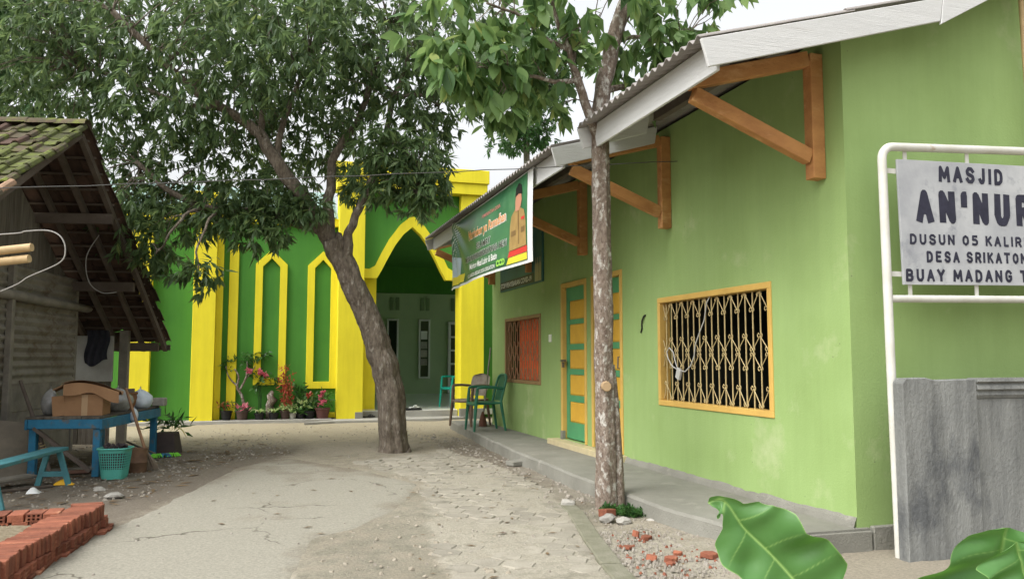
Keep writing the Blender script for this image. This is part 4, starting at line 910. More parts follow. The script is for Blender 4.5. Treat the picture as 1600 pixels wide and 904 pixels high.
# the big leaning tree in the yard
bt = thing('leaning_tree', 'large leaning tree with dark narrow leaves growing before the mosque portal', 'tree', (1.635, 10.76, 0), world=True)
Yt = 10.76
limb('trunk', [(1.66,Yt,-.1),(1.63,Yt,.25),(1.58,Yt,.87),(1.46,Yt,1.3),(1.32,Yt,1.7),(1.14,Yt,2.1),(1.0,Yt,2.42),(.84,Yt,2.72)], .182, .142, M['bark1'], bt, 40, 26, .0, .03, .42, rough=.016)
LM = {'a':[(.86,Yt,2.66),(.60,Yt,3.05),(.40,Yt-.1,3.30),(.18,Yt-.15,3.57),(-.02,Yt-.1,3.9),(-.15,Yt,4.1),(-.42,Yt,4.28),(-.75,Yt-.1,4.42),(-1.2,Yt-.3,4.75),(-1.8,Yt-.4,5.3)],
 'b':[(.74,Yt,2.85),(.50,Yt+.05,2.92),(.25,Yt+.1,2.98),(-.05,Yt+.15,3.05),(-.45,Yt+.2,3.10),(-.8,Yt+.3,3.14),(-1.2,Yt+.4,3.35),(-1.6,Yt+.5,3.7)],
 'c':[(.82,Yt,2.74),(.78,Yt+.06,3.1),(.80,Yt+.1,3.5),(.84,Yt+.1,3.85),(1.02,Yt+.05,4.15),(1.18,Yt,4.45),(1.30,Yt-.1,4.9),(1.5,Yt-.2,5.6)],
 'd':[(1.03,Yt-.02,2.40),(1.02,Yt-.12,2.72),(1.08,Yt-.16,2.98),(1.24,Yt-.2,3.35),(1.40,Yt-.25,3.85),(1.55,Yt-.3,4.5),(1.75,Yt-.35,5.2)],
 'e':[(-.10,Yt,4.02),(-.06,Yt+.1,4.5),(-.10,Yt+.15,5.0),(0,Yt+.2,5.6)],
 'f':[(.10,Yt-.12,3.66),(.16,Yt-.05,4.1),(.30,Yt,4.6),(.5,Yt,5.2)],
 'g':[(-.6,Yt-.05,4.36),(-1.0,Yt+.2,4.4),(-1.6,Yt+.5,4.7),(-2.4,Yt+.8,5.0)],
 'h':[(-.7,Yt+.26,3.13),(-.95,Yt-.1,2.95),(-1.1,Yt-.3,2.65),(-1.25,Yt-.2,2.45)], 'i':[(-.55,Yt+.2,3.1),(-.68,Yt-.2,2.85),(-.76,Yt-.5,2.45),(-.74,Yt-.6,2.2)],
 'j':[(1.44,Yt-.27,4.0),(1.6,Yt-.5,3.9),(1.75,Yt-.7,3.6),(1.78,Yt-.85,3.25)], 'k':[(1.58,Yt-.3,4.6),(1.9,Yt-.2,4.7),(2.2,Yt-.1,4.6)], 'l':[(1.02,Yt,2.40),(.4,Yt+.2,2.9),(.0,Yt,2.98)]}
RR = {'a':(.112,.035),'b':(.075,.03),'c':(.078,.028),'d':(.068,.028),'e':(.05,.02),'f':(.05,.02),'g':(.045,.02),'h':(.022,.008),'i':(.02,.008),'j':(.022,.009),'k':(.03,.012)}
seg = []
for k_, pts in LM.items():
    if k_ == 'l': continue
    limb('limb', pts, *RR[k_], M['bark1'], bt, 10, 5, .08, .04); seg += smooth_path(pts, 5)
BL = [(-2.983,12.065,5.482,1.3),(-3.271,12.73,4.871,.9),(-1.906,11.23,5.287,1.2),(-1.891,11.816,4.54,1.0),(-2.117,11.96,3.683,.75),(-1.693,11.877,3.17,.5),(-1.33,11.12,2.48,.28),(-.74,10.2,2.15,.27),(-1.052,11.622,3.855,.85),(-.912,10.442,4.859,1.2),(-.736,11.481,4.368,.8),(-1.117,11.702,3.17,.5),(-.163,9.788,4.937,1.1),(-.09,11.765,4.871,.8),(-.158,12.173,4.048,.8),(-.119,10.794,2.82,.30),(.254,10.9,3.33,.45),(.644,10.994,5.139,1.1),(.719,9.899,5.404,1.0),(.541,11.936,4.323,.8),(1.088,11.975,4.376,.6),(1.404,10.327,5.326,1.1),(1.615,10.547,4.479,.9),(1.60,10.0,3.62,.50),(1.76,9.8,3.2,.30),(2.128,10.558,4.968,.85),(2.08,10.596,4.25,.40),(2.335,10.731,5.862,.9),(-.773,11.356,5.91,1.0),(-2.535,11.689,5.824,1.0),(1.136,10.75,3.45,.32),(.235,12.069,6.245,1.1),(.55,10.5,3.05,.20),(1.85,9.95,3.40,.36),(1.45,10.1,3.42,.38),(2.05,10.0,3.52,.26),(-1.95,11.5,2.95,.42),(-1.5,11.2,2.75,.36),(-1.65,11.3,3.35,.5),(-.55,10.9,3.25,.42),(-.1,11.0,3.35,.42),(.1,10.7,2.80,.22),(-1.0,11.1,2.95,.38),(1.3,10.0,3.75,.42),(1.75,9.9,3.72,.42),(2.0,10.0,3.25,.22),(-.15,10.8,2.98,.26),(.35,10.7,3.12,.25),(-.6,10.8,2.95,.25)]
P_, D_, Ls, Ws, C_ = crown(BL, 172, 10, .14, .27, .6)
leaf_mesh('crown', P_, D_, Ls, Ws, M['leafA'], bt, off=OFF[bt.name])
twigs(C_, seg, .10, .006, M['bark1'], bt)
# slim tree between the two canopies
st = thing('slim_tree', 'slim straight tree with mottled bark and broad fresh leaves beside the walkway', 'tree', (2.655, 6.12, 0), world=True)
limb('trunk', [(2.655,6.12,-.08),(2.648,6.12,.3),(2.64,6.12,1.0),(2.632,6.12,1.8),(2.635,6.13,2.5),(2.632,6.14,2.95),(2.64,6.16,3.3),(2.72,6.18,3.65),(2.80,6.2,3.95),(2.93,6.2,4.3),(3.02,6.2,4.7)], .083, .058, M['bark2'], st, 30, 18, .0, .012, .30, rough=.008)
mb = MB(); S_ = smooth_path([(2.735,6.10,-.08),(2.735,6.10,.3),(2.715,6.1,.8),(2.69,6.1,1.15)], 6); mb.tube(S_, [.056-.030*i/(len(S_)-1) for i in range(len(S_))], 10, jit=.06); mb.build('root_rib', M['bark2'], st, smooth=2)
mb = MB(); mb.tube([(2.62,6.06,.985),(2.61,6.02,.98),(2.607,6.01,.98)], [.042,.04,.035], 12); mb.build('branch_stub', M['branchcut'], st)
SL = [[(2.63,6.14,2.98),(2.50,6.1,3.25),(2.40,6.08,3.5),(2.32,6.06,3.72),(2.20,6.02,3.95),(2.12,6.0,4.3)],[(2.64,6.16,3.25),(2.72,6.3,3.45),(2.95,6.35,3.55),(3.2,6.35,3.62),(3.4,6.3,3.66)],[(2.78,6.2,3.85),(2.92,6.22,4.1),(3.1,6.2,4.4)],[(2.41,6.08,3.46),(2.22,6.05,3.42),(2.0,6.02,3.43),(1.80,6.0,3.40),(1.66,6.0,3.44)],[(2.80,6.2,3.88),(3.0,6.15,3.92),(3.2,6.1,3.88),(3.42,6.05,3.97)],[(2.33,6.06,3.7),(2.1,6.0,3.75),(1.9,6.0,3.9),(1.6,5.95,3.95)],[(2.36,6.07,3.6),(2.45,6.1,3.8),(2.62,6.1,4.0)]]
for i, pts in enumerate(SL): limb('limb', pts, (.048,.04,.035,.022,.022,.02,.018)[i], .009, M['bark2'], st, 8, 5, .08, .02)
SB = [(1.397,5.958,3.75,.40),(1.291,5.919,3.40,.24),(1.524,6.052,3.442,.33),(1.66,6.047,3.2,.22),(1.784,6.052,3.73,.36),(1.842,6.066,3.42,.26),(2.105,6.047,3.872,.42),(2.25,6.229,3.60,.3),(1.601,5.962,4.189,.5),(2.308,5.853,4.2,.55),(2.873,5.989,4.35,.5),(3.021,6.184,3.98,.28),(3.229,6.116,4.02,.26),(3.178,6.267,3.66,.24),(3.464,6.045,4.0,.17),(2.9,6.5,3.8,.28),(3.2,6.49,3.55,.18),(2.25,6.471,3.38,.2),(3.58,5.82,4.22,.2)]
P_, D_, Ls, Ws, C_ = crown(SB, 98, 6, .15, .5, .9)
order = np.argsort(((P_-np.array([0,0,1.2]))**2).sum(1) - Ls*0 + (P_[:,2] > 4.5)*50)
near = order[:285]; rest = order[285:]
leaf_mesh('crown', P_[rest], D_[rest], Ls[rest], Ws[rest], M['leafB'], st, fold=.14, off=OFF[st.name])
def biglf():
    v = []; ws = [.04,.30,.46,.50,.42,.24,.02]; f_ = []
    for i, w in enumerate(ws):
        t = i/6; z = -.20*t*t; v += [(-w*.5, t, z), (0, t, z-.05*w), (w*.5, t, z)]
    for i in range(6): f_ += [(3*i,3*i+1,3*i+4,3*i+3),(3*i+1,3*i+2,3*i+5,3*i+4)]
    m_ = bpy.data.meshes.new('leaf'); m_.from_pydata(v, [], f_); m_.materials.append(M['leafB']); m_.shade_smooth(); return m_
LF = biglf()
for i in near:
    d = Vector(D_[i]).normalized(); u = Vector((random.uniform(-.5,.5), random.uniform(-.5,.5), 1)); x = d.cross(u).normalized(); z = x.cross(d)
    link('leaf', LF, st, Matrix.Translation(Vector(P_[i])) @ Matrix((x, d, z)).transposed().to_4x4() @ Matrix.Scale(Ls[i]*1.05, 4))
seg = [q for pts in SL for q in smooth_path(pts, 5)]
twigs(C_, seg, .28, .004, M['bark2'], st)
# trees farther off: right of the mosque portal and behind the shed
def backtree(label, base, h, blobs, L, seed):
    t = thing('tree', label, 'tree', base, world=True, group=None); x, y, _ = base
    limb('trunk', [(x,y,-.1),(x+.1,y,h*.4),(x+.05,y,h*.8),(x,y,h)], .16, .05, M['bark1'], t, 10, 5)
    P1, D1, L1, W1_, C1 = crown(blobs, 95, 9, L, .3, .4); leaf_mesh('crown', P1, D1, L1, W1_, M['leafC'], t, off=OFF[t.name])
    twigs(C1, [Vector((x+.08,y,h*k/8)) for k in range(3,9)], .25, .012, M['bark1'], t)
backtree('bushy tree rising behind the eave tip right of the mosque portal', (6.9, 21.5, 0), 8.6, [(6.7,21.6,7.6,.9),(6.35,21.5,7.2,.6),(7.2,21.4,7.9,.9),(6.1,21.6,8.7,1.0),(7.3,21.3,8.8,1.0),(7.0,21.2,7.4,.6),(6.6,21.3,9.7,1.3),(7.7,21,9.8,1.1),(5.7,21.5,9.4,.8),(7.9,21.2,8.9,.55)], .2, 3)
backtree('tall leafy tree standing behind the tiled shed roof at the far left', (-5.6, 19.5, 0), 8.5, [(-5.2,19.3,8.2,1.3),(-6.3,19.5,7.7,1.5),(-4.8,19,7.0,1.0),(-6.8,19.2,6.2,1.5),(-5.6,19,6.1,1.3),(-7.4,19,8.6,1.6),(-4.4,18.6,8.8,1.3),(-6,18.8,9.6,1.6),(-5.2,18.6,5.2,.9)], .2, 4)
# ------------------------------------------------------------ tiled wooden shed at the left
SA = -rad(10.2)
sh = thing('shed', 'old plank and corrugated iron shed with a mossy tiled gable roof at the left', 'shed', (-1.911, 9.8, 0), SA)
RZ, SN, SF = 3.66, .60, -.6866
def sroof(y): return RZ + (SN*y if y < 0 else SF*y)
def tilemesh(mt):
    L_, th = .285, .013; prof = [(0,.006),(.05,0),(.10,0),(.145,.008),(.165,.032),(.19,.040),(.215,.030),(.228,.004)]
    v = []; n_ = len(prof)
    for s_ in (0, L_):
        for dz in (0, -th):
            for x, z in prof: v.append((x, s_, z+dz+ (0 if s_ == 0 else .002)))
    f = [(i, i+1, 2*n_+i+1, 2*n_+i) for i in range(n_-1)] + [(n_+i, 3*n_+i, 3*n_+i+1, n_+i+1) for i in range(n_-1)]
    f += [(2*n_+i, 2*n_+i+1, 3*n_+i+1, 3*n_+i) for i in range(n_-1)] + [(i, n_+i, n_+i+1, i+1) for i in range(n_-1)] + [(0, 2*n_, 3*n_, n_), (n_-1, 2*n_-1, 4*n_-1, 3*n_-1)]
    m_ = bpy.data.meshes.new('roof_tile'); m_.from_pydata(v, [], f); m_.materials.append(mt); return m_
T4 = tilemesh(M['tileM']); T1, T2, T3 = tilemesh(M['tile']), tilemesh(M['tileR']), tilemesh(M['tileclay'])
def tiles(sl, ncol, nrow, sgn, m_pick):
    a_ = math.atan(abs(sl)); n_ = 0
    for c_ in range(ncol):
        for r_ in range(nrow):
            s_ = .02 + r_*.235; jit = random.uniform(-.02,.02)
            p = Vector((-.20*(c_+1)+.01+random.uniform(-.014,.014)+(random.uniform(-.03,.035) if c_ == 0 else 0), sgn*(s_+jit)*math.cos(a_), RZ - (s_+jit)*math.sin(a_) + .075 + random.uniform(0,.006)))
            d = Vector((0, sgn*math.cos(a_), -math.sin(a_))); d = (d + Vector((random.uniform(-.05,.05), 0, .055+random.uniform(-.015,.03)))).normalized()
            x = Vector((1,0,random.uniform(-.03,.03))); z = x.cross(d).normalized(); 
            if sgn < 0: z = -z
            x = d.cross(z)
            # local axes: x across, y down the slope
            link('roof_tile', m_pick(c_, r_), sh, Matrix.Translation(p if sgn > 0 else p) @ Matrix((x if x.x > 0 else -x, d, z if z.z > 0 else -z)).transposed().to_4x4())
tiles(SN, 10, 13, -1, lambda c, r: T4 if c < 3 and r < 9 and random.random() < .75 else T3 if r > 7 and random.random() < .35 else (T2 if random.random() < .12 else T1))
tiles(SF, 9, 17, 1, lambda c, r: T2)
for k in range(7):
    mb = MB(); x0 = .02 - k*.3; mb.add([(x0-.32*s_, math.cos(t)*.11, RZ+.085+math.sin(t)*.075-(.008 if s_ else 0)) for s_ in (0,1) for t in np.linspace(0, math.pi, 7)], [(i,i+1,8+i,7+i) for i in range(6)])
    mb.build('ridge_tile', M['tile'], sh, smooth=True)
# rafters, battens, purlins
for x in (-.06, -.36, -.72, -1.1, -1.5):
    mb = MB(); mb.bar((x, .0, RZ-.02), (x, 3.36, sroof(3.36)-.02), .055, .07); mb.build('rafter', M['wood'], sh)
    mb = MB(); mb.bar((x, -.03, RZ-.02), (x, -2.6, sroof(-2.6)-.02), .055, .07); mb.build('rafter', M['wood'], sh)
for k in range(16):
    y = .12+.205*k; mb = MB(); mb.box(-2.4, -.012, y-.014, y+.014, sroof(y)+.018, sroof(y)+.04); mb.build('batten', M['wood'], sh)
for y, h in ((.97,.10),(2.03,.11),(3.16,.12)):
    mb = MB(); mb.box(-2.6, -.03 if y < 1 else -.10, y-.03, y+.03, sroof(y)-.16-h*.2, sroof(y)-.06); mb.build('purlin', M['wood'], sh)
mb = MB(); mb.box(-2.6, .01, 3.33, 3.36, sroof(3.36)-.03, sroof(3.36)+.05); mb.build('eave_board', M['wood'], sh)
# gable wall: planks above, corrugated iron below
y = -2.3
while y < 2.12:
    w = random.uniform(.11,.19); y1 = min(y+w, 2.14)
    mb = MB(); t = random.uniform(0,.018); g = .004
    mb.prism([(-.90+t-.01, y+g, 2.2), (-.90+t-.01, y1-g, 2.2), (-.90+t-.01, y1-g, max(2.22, sroof(y1-g)-.12)), (-.90+t-.01, y+g, max(2.22, sroof(y+g)-.12))] if not (y < 0 < y1) else [(-.90+t-.01, y+g, 2.2), (-.90+t-.01, y1-g, 2.2), (-.90+t-.01, y1-g, RZ-.2), (-.90+t-.01, y+g, RZ-.2)], (-.022,0,0)); mb.build('plank', M['plank'], sh); y = y1
def corr(y0, y1, z0, z1, x, par):
    n_ = int((z1-z0)/.1*6); mb_ = MB(); zs = [z0+(z1-z0)*i/n_ for i in range(n_+1)]; vs_ = [(x+.016*math.sin(2*math.pi*z/.1)-dx+.012*fract(yy,z,1,1.3), yy, z) for dx in (0,.006) for yy in np.linspace(y0, y1, 6) for z in zs]; k = n_+1; b = 6*k
    mb_.add(vs_, [(j*k+i, (j+1)*k+i, (j+1)*k+i+1, j*k+i+1) for j in range(5) for i in range(n_)] + [(b+j*k+i, b+j*k+i+1, b+(j+1)*k+i+1, b+(j+1)*k+i) for j in range(5) for i in range(n_)] + [(5*k+i, b+5*k+i, b+5*k+i+1, 5*k+i+1) for i in range(n_)])
    return mb_.build('corrugated_sheet', M['rusty'], par, smooth=True)
corr(.30, 2.15, .92, 2.25, -.865, sh); corr(-1.8, .42, .90, 2.22, -.84, sh)
mb = MB(); mb.box(-.84,-.77,.22,.29,0,2.32); mb.build('post', M['plankp'], sh, bevel=.006)
mb = MB(); mb.box(-.92,-.86,2.15,2.22,0,2.2); mb.build('post', M['plankp'], sh, bevel=.006)
mb = MB(); mb.tube([(-.79,-.6,1.92),(-.79,.8,1.885),(-.79,2.37,1.87)], [.055,.06,.05], 10, jit=.12); mb.build('beam', M['plankp'], sh, smooth=2)
for k in range(3):
    mb = MB(); mb.box(-.905+.008*k, -.88+.008*k, -2.3, 2.15, -.02 + k*.31, .30+k*.31); mb.build('plank', M['plankp'], sh, bevel=.004)
for k in range(6):
    mb = MB(); mb.box(-3.2+k*.42, -3.2+k*.42+.41, 3.0, 3.03, -.02, 1.0); mb.build('plank', M['plank'], sh)
mb = MB(); mb.box(-1.12,-.62,2.86,2.885,.88,1.52); mb.build('board', mat('pale_grey_board', (.42,.42,.38,1), (.34,.33,.29,1), 4, .9, .2), sh, bevel=.004)
mb = MB(); mb.box(-.56,-.44,2.9,3.0,.0,1.6); mb.build('post', M['plankp'], sh, bevel=.006)
mb = MB(); mb.box(-3.2,-.93,2.16,2.19,-.02,2.1); mb.build('inner_wall', M['wood'], sh)
# dark cloth hanging on the pale board
mb = MB(); c0 = Matrix.Translation((-1.911,9.8,0)) @ Matrix.Rotation(SA, 4, 'Z')
mb.grid(lambda u, v: c0 @ Vector((-.98+.30*u+.02*math.sin(v*6), 2.845-.012*math.sin(u*22+v*3)-.008, 1.60-(.46+.05*math.sin(u*5))*v)), 24, 10)
tag(mb.build('cloth', mat('dark_blue_cloth', (.02,.022,.03,1), (.035,.035,.045,1), 9, .9, .2), smooth=2), 'dark cloth hanging over the pale board under the shed eave', 'cloth')
# hanging wire loop under the roof
mb = MB(); mb.tube([c0 @ Vector(q) for q in smooth_path([(-.30,1.3,2.73),(-.42,1.25,2.45),(-.40,1.3,2.15),(-.28,1.4,2.02),(-.12,1.45,2.03)], 6)], .006, 5); tag(mb.build('wire', M['wire'], smooth=True), 'thin crooked wire dangling from the underside of the shed roof', 'wire')
# bamboo poles and bent wire beside the shed wall
for k, (a_, b_, lab) in enumerate((((-3.6,7.83,1.86),(-1.771,7.277,2.08),'upper of two pale bamboo poles sticking out before the shed wall'),((-3.6,7.90,1.80),(-1.788,7.289,1.99),'lower of two pale bamboo poles sticking out before the shed wall'))):
    mb = MB(); mb.tube([Vector(a_).lerp(Vector(b_), t) for t in (0,.3,.305,.6,.605,.9,1)], [.034,.034,.037,.034,.036,.034,.033][:7], 10); tag(mb.build('bamboo_pole', M['bamboo'], smooth=True), lab, 'bamboo pole', 'bamboo poles by the shed')
mb = MB(); mb.tube([(-3.2,7.75,-.02),(-3.2,7.75,1.93)], .045, 8); mb.tube([(-3.2,7.6,1.88),(-3.2,7.95,1.84)], .03, 6); tag(mb.build('forked_post', M['plankp']), 'wooden post carrying the bamboo poles left of the frame', 'post')
mb = MB(); mb.tube(smooth_path([(-3.3,7.6,2.10),(-1.985,7.23,2.167),(-1.795,7.17,2.191),(-1.627,7.118,2.196),(-1.53,7.093,2.147),(-1.494,7.091,2.047),(-1.535,7.112,1.947),(-1.762,7.191,1.838),(-1.974,7.266,1.723),(-3.0,7.5,1.3)], 6), .0055, 5); tag(mb.build('bent_wire', M['wire'], smooth=True), 'long bent wire curving back in a loop in front of the shed', 'wire')

# ------------------------------------------------------------ blue table and the things on and under it
TA = -rad(10.4); TL = (-1.60, 9.38, 0)
tb = thing('table', 'worn blue wooden table with a plank top standing beside the shed', 'table', TL, TA)
tm = Matrix.Translation(TL) @ Matrix.Rotation(TA, 4, 'Z')
def tw(x, y, z): return tm @ Vector((x, y, z))
for k in range(4):
    mb = MB(); mb.box(-.68+.18*k, -.68+.18*k+.174, -.06, 1.9, .585, .61+random.uniform(-.003,.003)); mb.build('plank', M['plank'], tb, bevel=.003)
for x, y in ((-.62,0),(0,0),(-.62,1.80),(0,1.80)):
    mb = MB(); mb.prism([(x-.035,y-.035,0),(x+.035,y-.035,0),(x+.035,y+.035,0),(x-.035,y+.035,0)], (0,0,.584)); mb.build('leg', M['blue'], tb, bevel=.004)
for a_ in ((-.66,.04,-.062,-.037,.49,.584),(-.66,.04,1.86,1.885,.49,.584),(.037,.06,-.06,1.88,.48,.584),(-.69,-.665,-.06,1.88,.48,.584)):
    mb = MB(); mb.box(*a_); mb.build('apron', M['blue'], tb, bevel=.004)
mb = MB(); mb.bar((-.60,-.045,.50),(-.04,-.045,.06), .03, .06, up=(0,1,0)); mb.build('brace', M['wood'], tb)
def single(nm, mb_, mt, lab, cat, grp=None, **k): return tag(mb_.build(nm, mt, **k), lab, cat, grp)
# open cardboard box: walls and flaps
def cbox(c, sx, sy, sz, rz, lab, flaps=True, tilt=0):
    t = thing('cardboard_box', lab, 'box', c, rz); th = .006
    mb_ = MB(); mb_.box(-sx/2, sx/2, -sy/2, sy/2, 0, th); mb_.box(-sx/2, sx/2, -sy/2, -sy/2+th, th, sz); mb_.box(-sx/2, sx/2, sy/2-th, sy/2, th, sz); mb_.box(sx/2-th, sx/2, -sy/2+th, sy/2-th, th, sz); mb_.box(-sx/2, sx/2, -sy/2, sy/2, sz, sz+th); mb_.build('carton', M['card'], t)
    if flaps:
        mb_ = MB(); mb_.bar((-sx/2, -sy/2+.003, sz/2), (-sx/2-.11, -sy/2-.03, sz/2-.01), sz*.95, .005, up=(0,1,0)); mb_.build('flap', M['card'], t)
        mb_ = MB(); mb_.bar((-sx/2, sy/2-.003, sz/2), (-sx/2-.11, sy/2+.02, sz/2), sz*.95, .005, up=(0,1,0)); mb_.build('flap', M['card'], t)
    mb_ = MB(); mb_.box(-sx*.06, sx*.10, -sy/2-.001, -sy/2+.0005, .0, sz); mb_.build('tape', mat('box_tape', (.42,.28,.16,1), None, rough=.4, bump=0), t)
    t.rotation_euler[0] = tilt; return t
cbox(tw(-.20,.25,.612), .36, .34, .215, TA+.12, 'open brown cardboard box lying on its side on the blue table')
cb = thing('cardboard_box', 'flattened torn cardboard box piled on top of the open box', 'box', tw(-.17,.25,.86), TA+.25)
mb = MB(); mb.grid(lambda u, v: (-.26+.56*u, -.2+.4*v, .05+.06*math.sin(u*2.6)*(1-u)-.09*u*u+.02*math.sin(v*5+u*3)+.03*(1-v)), 14, 10)
mb2 = MB(); mb2.grid(lambda u, v: (-.24+.52*u, -.205-.02*math.sin(u*3), .075-.08*u*u+.05*math.sin(u*2.6)*(1-u)-(.11+.02*math.sin(u*9))*v), 14, 4); mb2.build('side_panel', M['card'], cb); mb.build('top_panel', M['card'], cb)
mb = MB(); mb.grid(lambda u, v: (-.20+.5*u, -.10+.26*v, -.03+.02*math.sin(u*4)), 8, 4); mb.build('lower_panel', M['card'], cb)
mb = MB(); mb.grid(lambda u, v: (-.25-.09*v, -.19+.36*u, .06-.05*v+.02*math.sin(u*7)), 8, 3); mb.build('torn_flap', M['card'], cb)
def bag(c, r, h, sx, lab, mt, seed, knot=False):
    mb_ = MB(); c = Vector(c); n_ = 22; m_ = 12; vs_ = []
    for j in range(m_+1):
        v = j/m_; pr = (math.sin(math.pi*min(1, v*1.0+.12))**.55) if v < .98 else .05
        for i in range(n_):
            t = 2*math.pi*i/n_; q = r*pr*(1+.22*fract(math.cos(t)*1.3+seed, math.sin(t)*1.3, v*2.2, 1.6)+.10*fract(math.cos(t)*3+seed, math.sin(t)*3, v*5, 2.2)); vs_.append(c+Vector((q*math.cos(t)*sx, q*math.sin(t), v*h*(1+.1*fract(t, seed, v)))))
    mb_.add(vs_, [(j*n_+i, j*n_+(i+1)%n_, (j+1)*n_+(i+1)%n_, (j+1)*n_+i) for j in range(m_) for i in range(n_)]+[tuple(range(n_-1,-1,-1)), tuple(range(m_*n_, (m_+1)*n_))])
    return single('plastic_bag', mb_, mt, lab, 'plastic bag', smooth=2)
bag(tw(-.10,.82,.608), .14, .29, 1.1, 'crumpled grey see-through plastic bag behind the cardboard boxes on the table', M['bagg'], 1)
bag(tw(-.05,1.42,.608), .125, .25, 1.15, 'bulging white plastic bag at the far end of the blue table', M['bagw'], 5)
bag(tw(-.60,.30,.612), .10, .30, .9, 'dark grey plastic bag squeezed between the boxes and the shed wall', M['bagg'], 9)
pt = thing('clay_pot', 'brown clay pot standing on the table beside the white bag', 'pot', tw(-.10,1.13,.611)); mb = MB(); mb.lathe([(.06,0),(.09,.06),(.105,.14),(.10,.17),(.112,.18),(.112,.2),(.095,.2),(.085,.15)], n=18); mb.build('body', M['clay'], pt, smooth=True)
mb = MB(); mb.box(-.07,.07,-.05,.05,.14,.24); mb.build('lid_block', M['wood'], pt)
mb = MB(); mb.obox(tw(.06,1.80,.665), (.15,.13,.10), Matrix.Rotation(TA, 3, 'Z')); single('stone_block', mb, M['stone'], 'pale stone block on the far corner of the blue table', 'block', bevel=.01)
# basket with lattice walls
bk_ = thing('basket', 'aqua plastic lattice basket filled with dark scraps under the blue table', 'basket', (-1.40,9.20,0), TA)
def bp(u, z, o=0):      # rounded square section
    t = 2*math.pi*u; r = .105+.035*z/.30+o; p = 4; c, s_ = math.cos(t), math.sin(t); k = (abs(c)**p+abs(s_)**p)**(-1/p); return Vector((c*k*r, s_*k*r, z))
mb = MB()
for k in range(40): mb.tube([bp(k/40, .02), bp(k/40, .29)], .0038, 4, cap=False)
for z in np.linspace(.11,.26,7): mb.tube([bp(i/40, z) for i in range(41)], .0035, 4, cap=False)
mb.build('lattice', M['pbask'], bk_, kind='stuff')
mb = MB(); n_ = 40
mb.add([bp(i/n_, z, .004) for z in (.265,.30) for i in range(n_)], [(i,(i+1)%n_,n_+(i+1)%n_,n_+i) for i in range(n_)]); mb.build('upper_band', M['pbask'], bk_, smooth=True)
mb = MB(); mb.add([bp(i/n_, z, .001) for z in (0,.10) for i in range(n_)], [(i,(i+1)%n_,n_+(i+1)%n_,n_+i) for i in range(n_)]+[tuple(range(n_-1,-1,-1))]); mb.build('base_shell', M['pbask'], bk_, smooth=True)
mb = MB(); mb.tube([bp(i/40, .30, .008) for i in range(41)], .011, 6, cap=False); mb.build('rim', M['pbask'], bk_, smooth=True)
mb = MB(); mb.add([bp(i/n_, .02, -.008) for i in range(n_)]+[bp(i/n_, .25, -.008) for i in range(n_)]+[Vector((0,0,.29))], [(i,(i+1)%n_,n_+(i+1)%n_,n_+i) for i in range(n_)]+[(n_+i,n_+(i+1)%n_,2*n_) for i in range(n_)])
for k in range(14):
    a_ = random.uniform(0,6.28); mb.obox((math.cos(a_)*.08,math.sin(a_)*.08,.30+random.uniform(0,.03)), (.07,.03,.02), Euler((random.random(),random.random(),random.random()*3)).to_matrix())
mb.build('scraps', mat('dark_scraps', (.03,.025,.03,1), (.09,.07,.07,1), 20, .8, .3), bk_, kind='stuff')
cn = thing('can', 'old brown can standing on the ground behind the aqua basket', 'can', (-1.24,9.62,0)); mb = MB(); mb.lathe([(.088,0),(.09,.01),(.09,.1),(.094,.105),(.09,.11),(.09,.24),(.094,.25),(.085,.25),(.083,.2)], n=20); mb.build('body', mat('rust_brown_tin', (.20,.12,.07,1), (.12,.07,.045,1), 8, .75, .2), cn, smooth=True)
# broom leaning on the table
br_ = thing('broom', 'worn broom with a long brown handle leaning against the table edge', 'broom', (-1.17,9.70,0), world=True)
top = tw(.075,.62,.80); bot = Vector((-1.18,9.72,.20)); mb = MB(); mb.tube([top+ (top-bot)*.12, bot], [.014,.017], 8); mb.build('handle', mat('broom_handle_wood', (.28,.16,.09,1), (.2,.11,.06,1), 9, .7, .1), br_, smooth=True)
mb = MB(); dd = (bot-top).normalized()
for k in range(46):
    o_ = Vector((random.uniform(-.5,.5), random.uniform(-.3,.3), random.uniform(-.1,.1))); e_ = bot + dd*.20 + o_*.16; e_.z = max(e_.z, .006); mb.tube([bot+o_*.03, bot.lerp(e_,.6)+o_*.02, e_], [.005,.005,.003], 4, cap=False)
mb.build('bristles', mat('broom_bristles', (.20,.16,.12,1), (.14,.11,.08,1), 20, .9, .1), br_, kind='stuff')
bag((tw(.09,.80,.50)), .045, .16, 1, 'small white plastic bag hanging at the table edge behind the broom', M['bagw'], 12)
# planter with drooping leaves under the far table leg
pn = thing('planter', 'dark tapered planter box with a leafy plant below the far end of the table', 'planter', (-1.14,11.35,0), TA)
mb = MB(); b_, t_ = .16, .12; mb.add([(-b_,-b_,0),(b_,-b_,0),(b_,b_,0),(-b_,b_,0),(-t_,-t_,.27),(t_,-t_,.27),(t_,t_,.27),(-t_,t_,.27)], [(0,3,2,1),(4,5,6,7),(0,1,5,4),(1,2,6,5),(2,3,7,6),(3,0,4,7)]); mb.build('box', mat('dark_planter', (.075,.055,.05,1), (.05,.04,.038,1), 6, .85, .2), pn, bevel=.008)
def sprig(n, c, spread, h, L, wr, mt, parent, droop=.3, updir=.7):
    P_ = np.array(c)[None] + RNG.normal(size=(n,3))*np.array(spread)[None]; P_[:,2] = np.abs(P_[:,2]-c[2])*1.0 + c[2] + RNG.random(n)*h
    D_ = RNG.normal(size=(n,3))*.7 + np.array([0,0,updir-droop]); D_ += (P_-np.array(c))*np.array([1,1,0])*3
    Ls = L*(.6+.7*RNG.random(n)); return leaf_mesh('foliage', P_, D_, Ls, Ls*wr, mt, parent)
sprig(70, (0,.02,.27), (.11,.11,.03), .18, .15, .28, M['leafP'], pn)
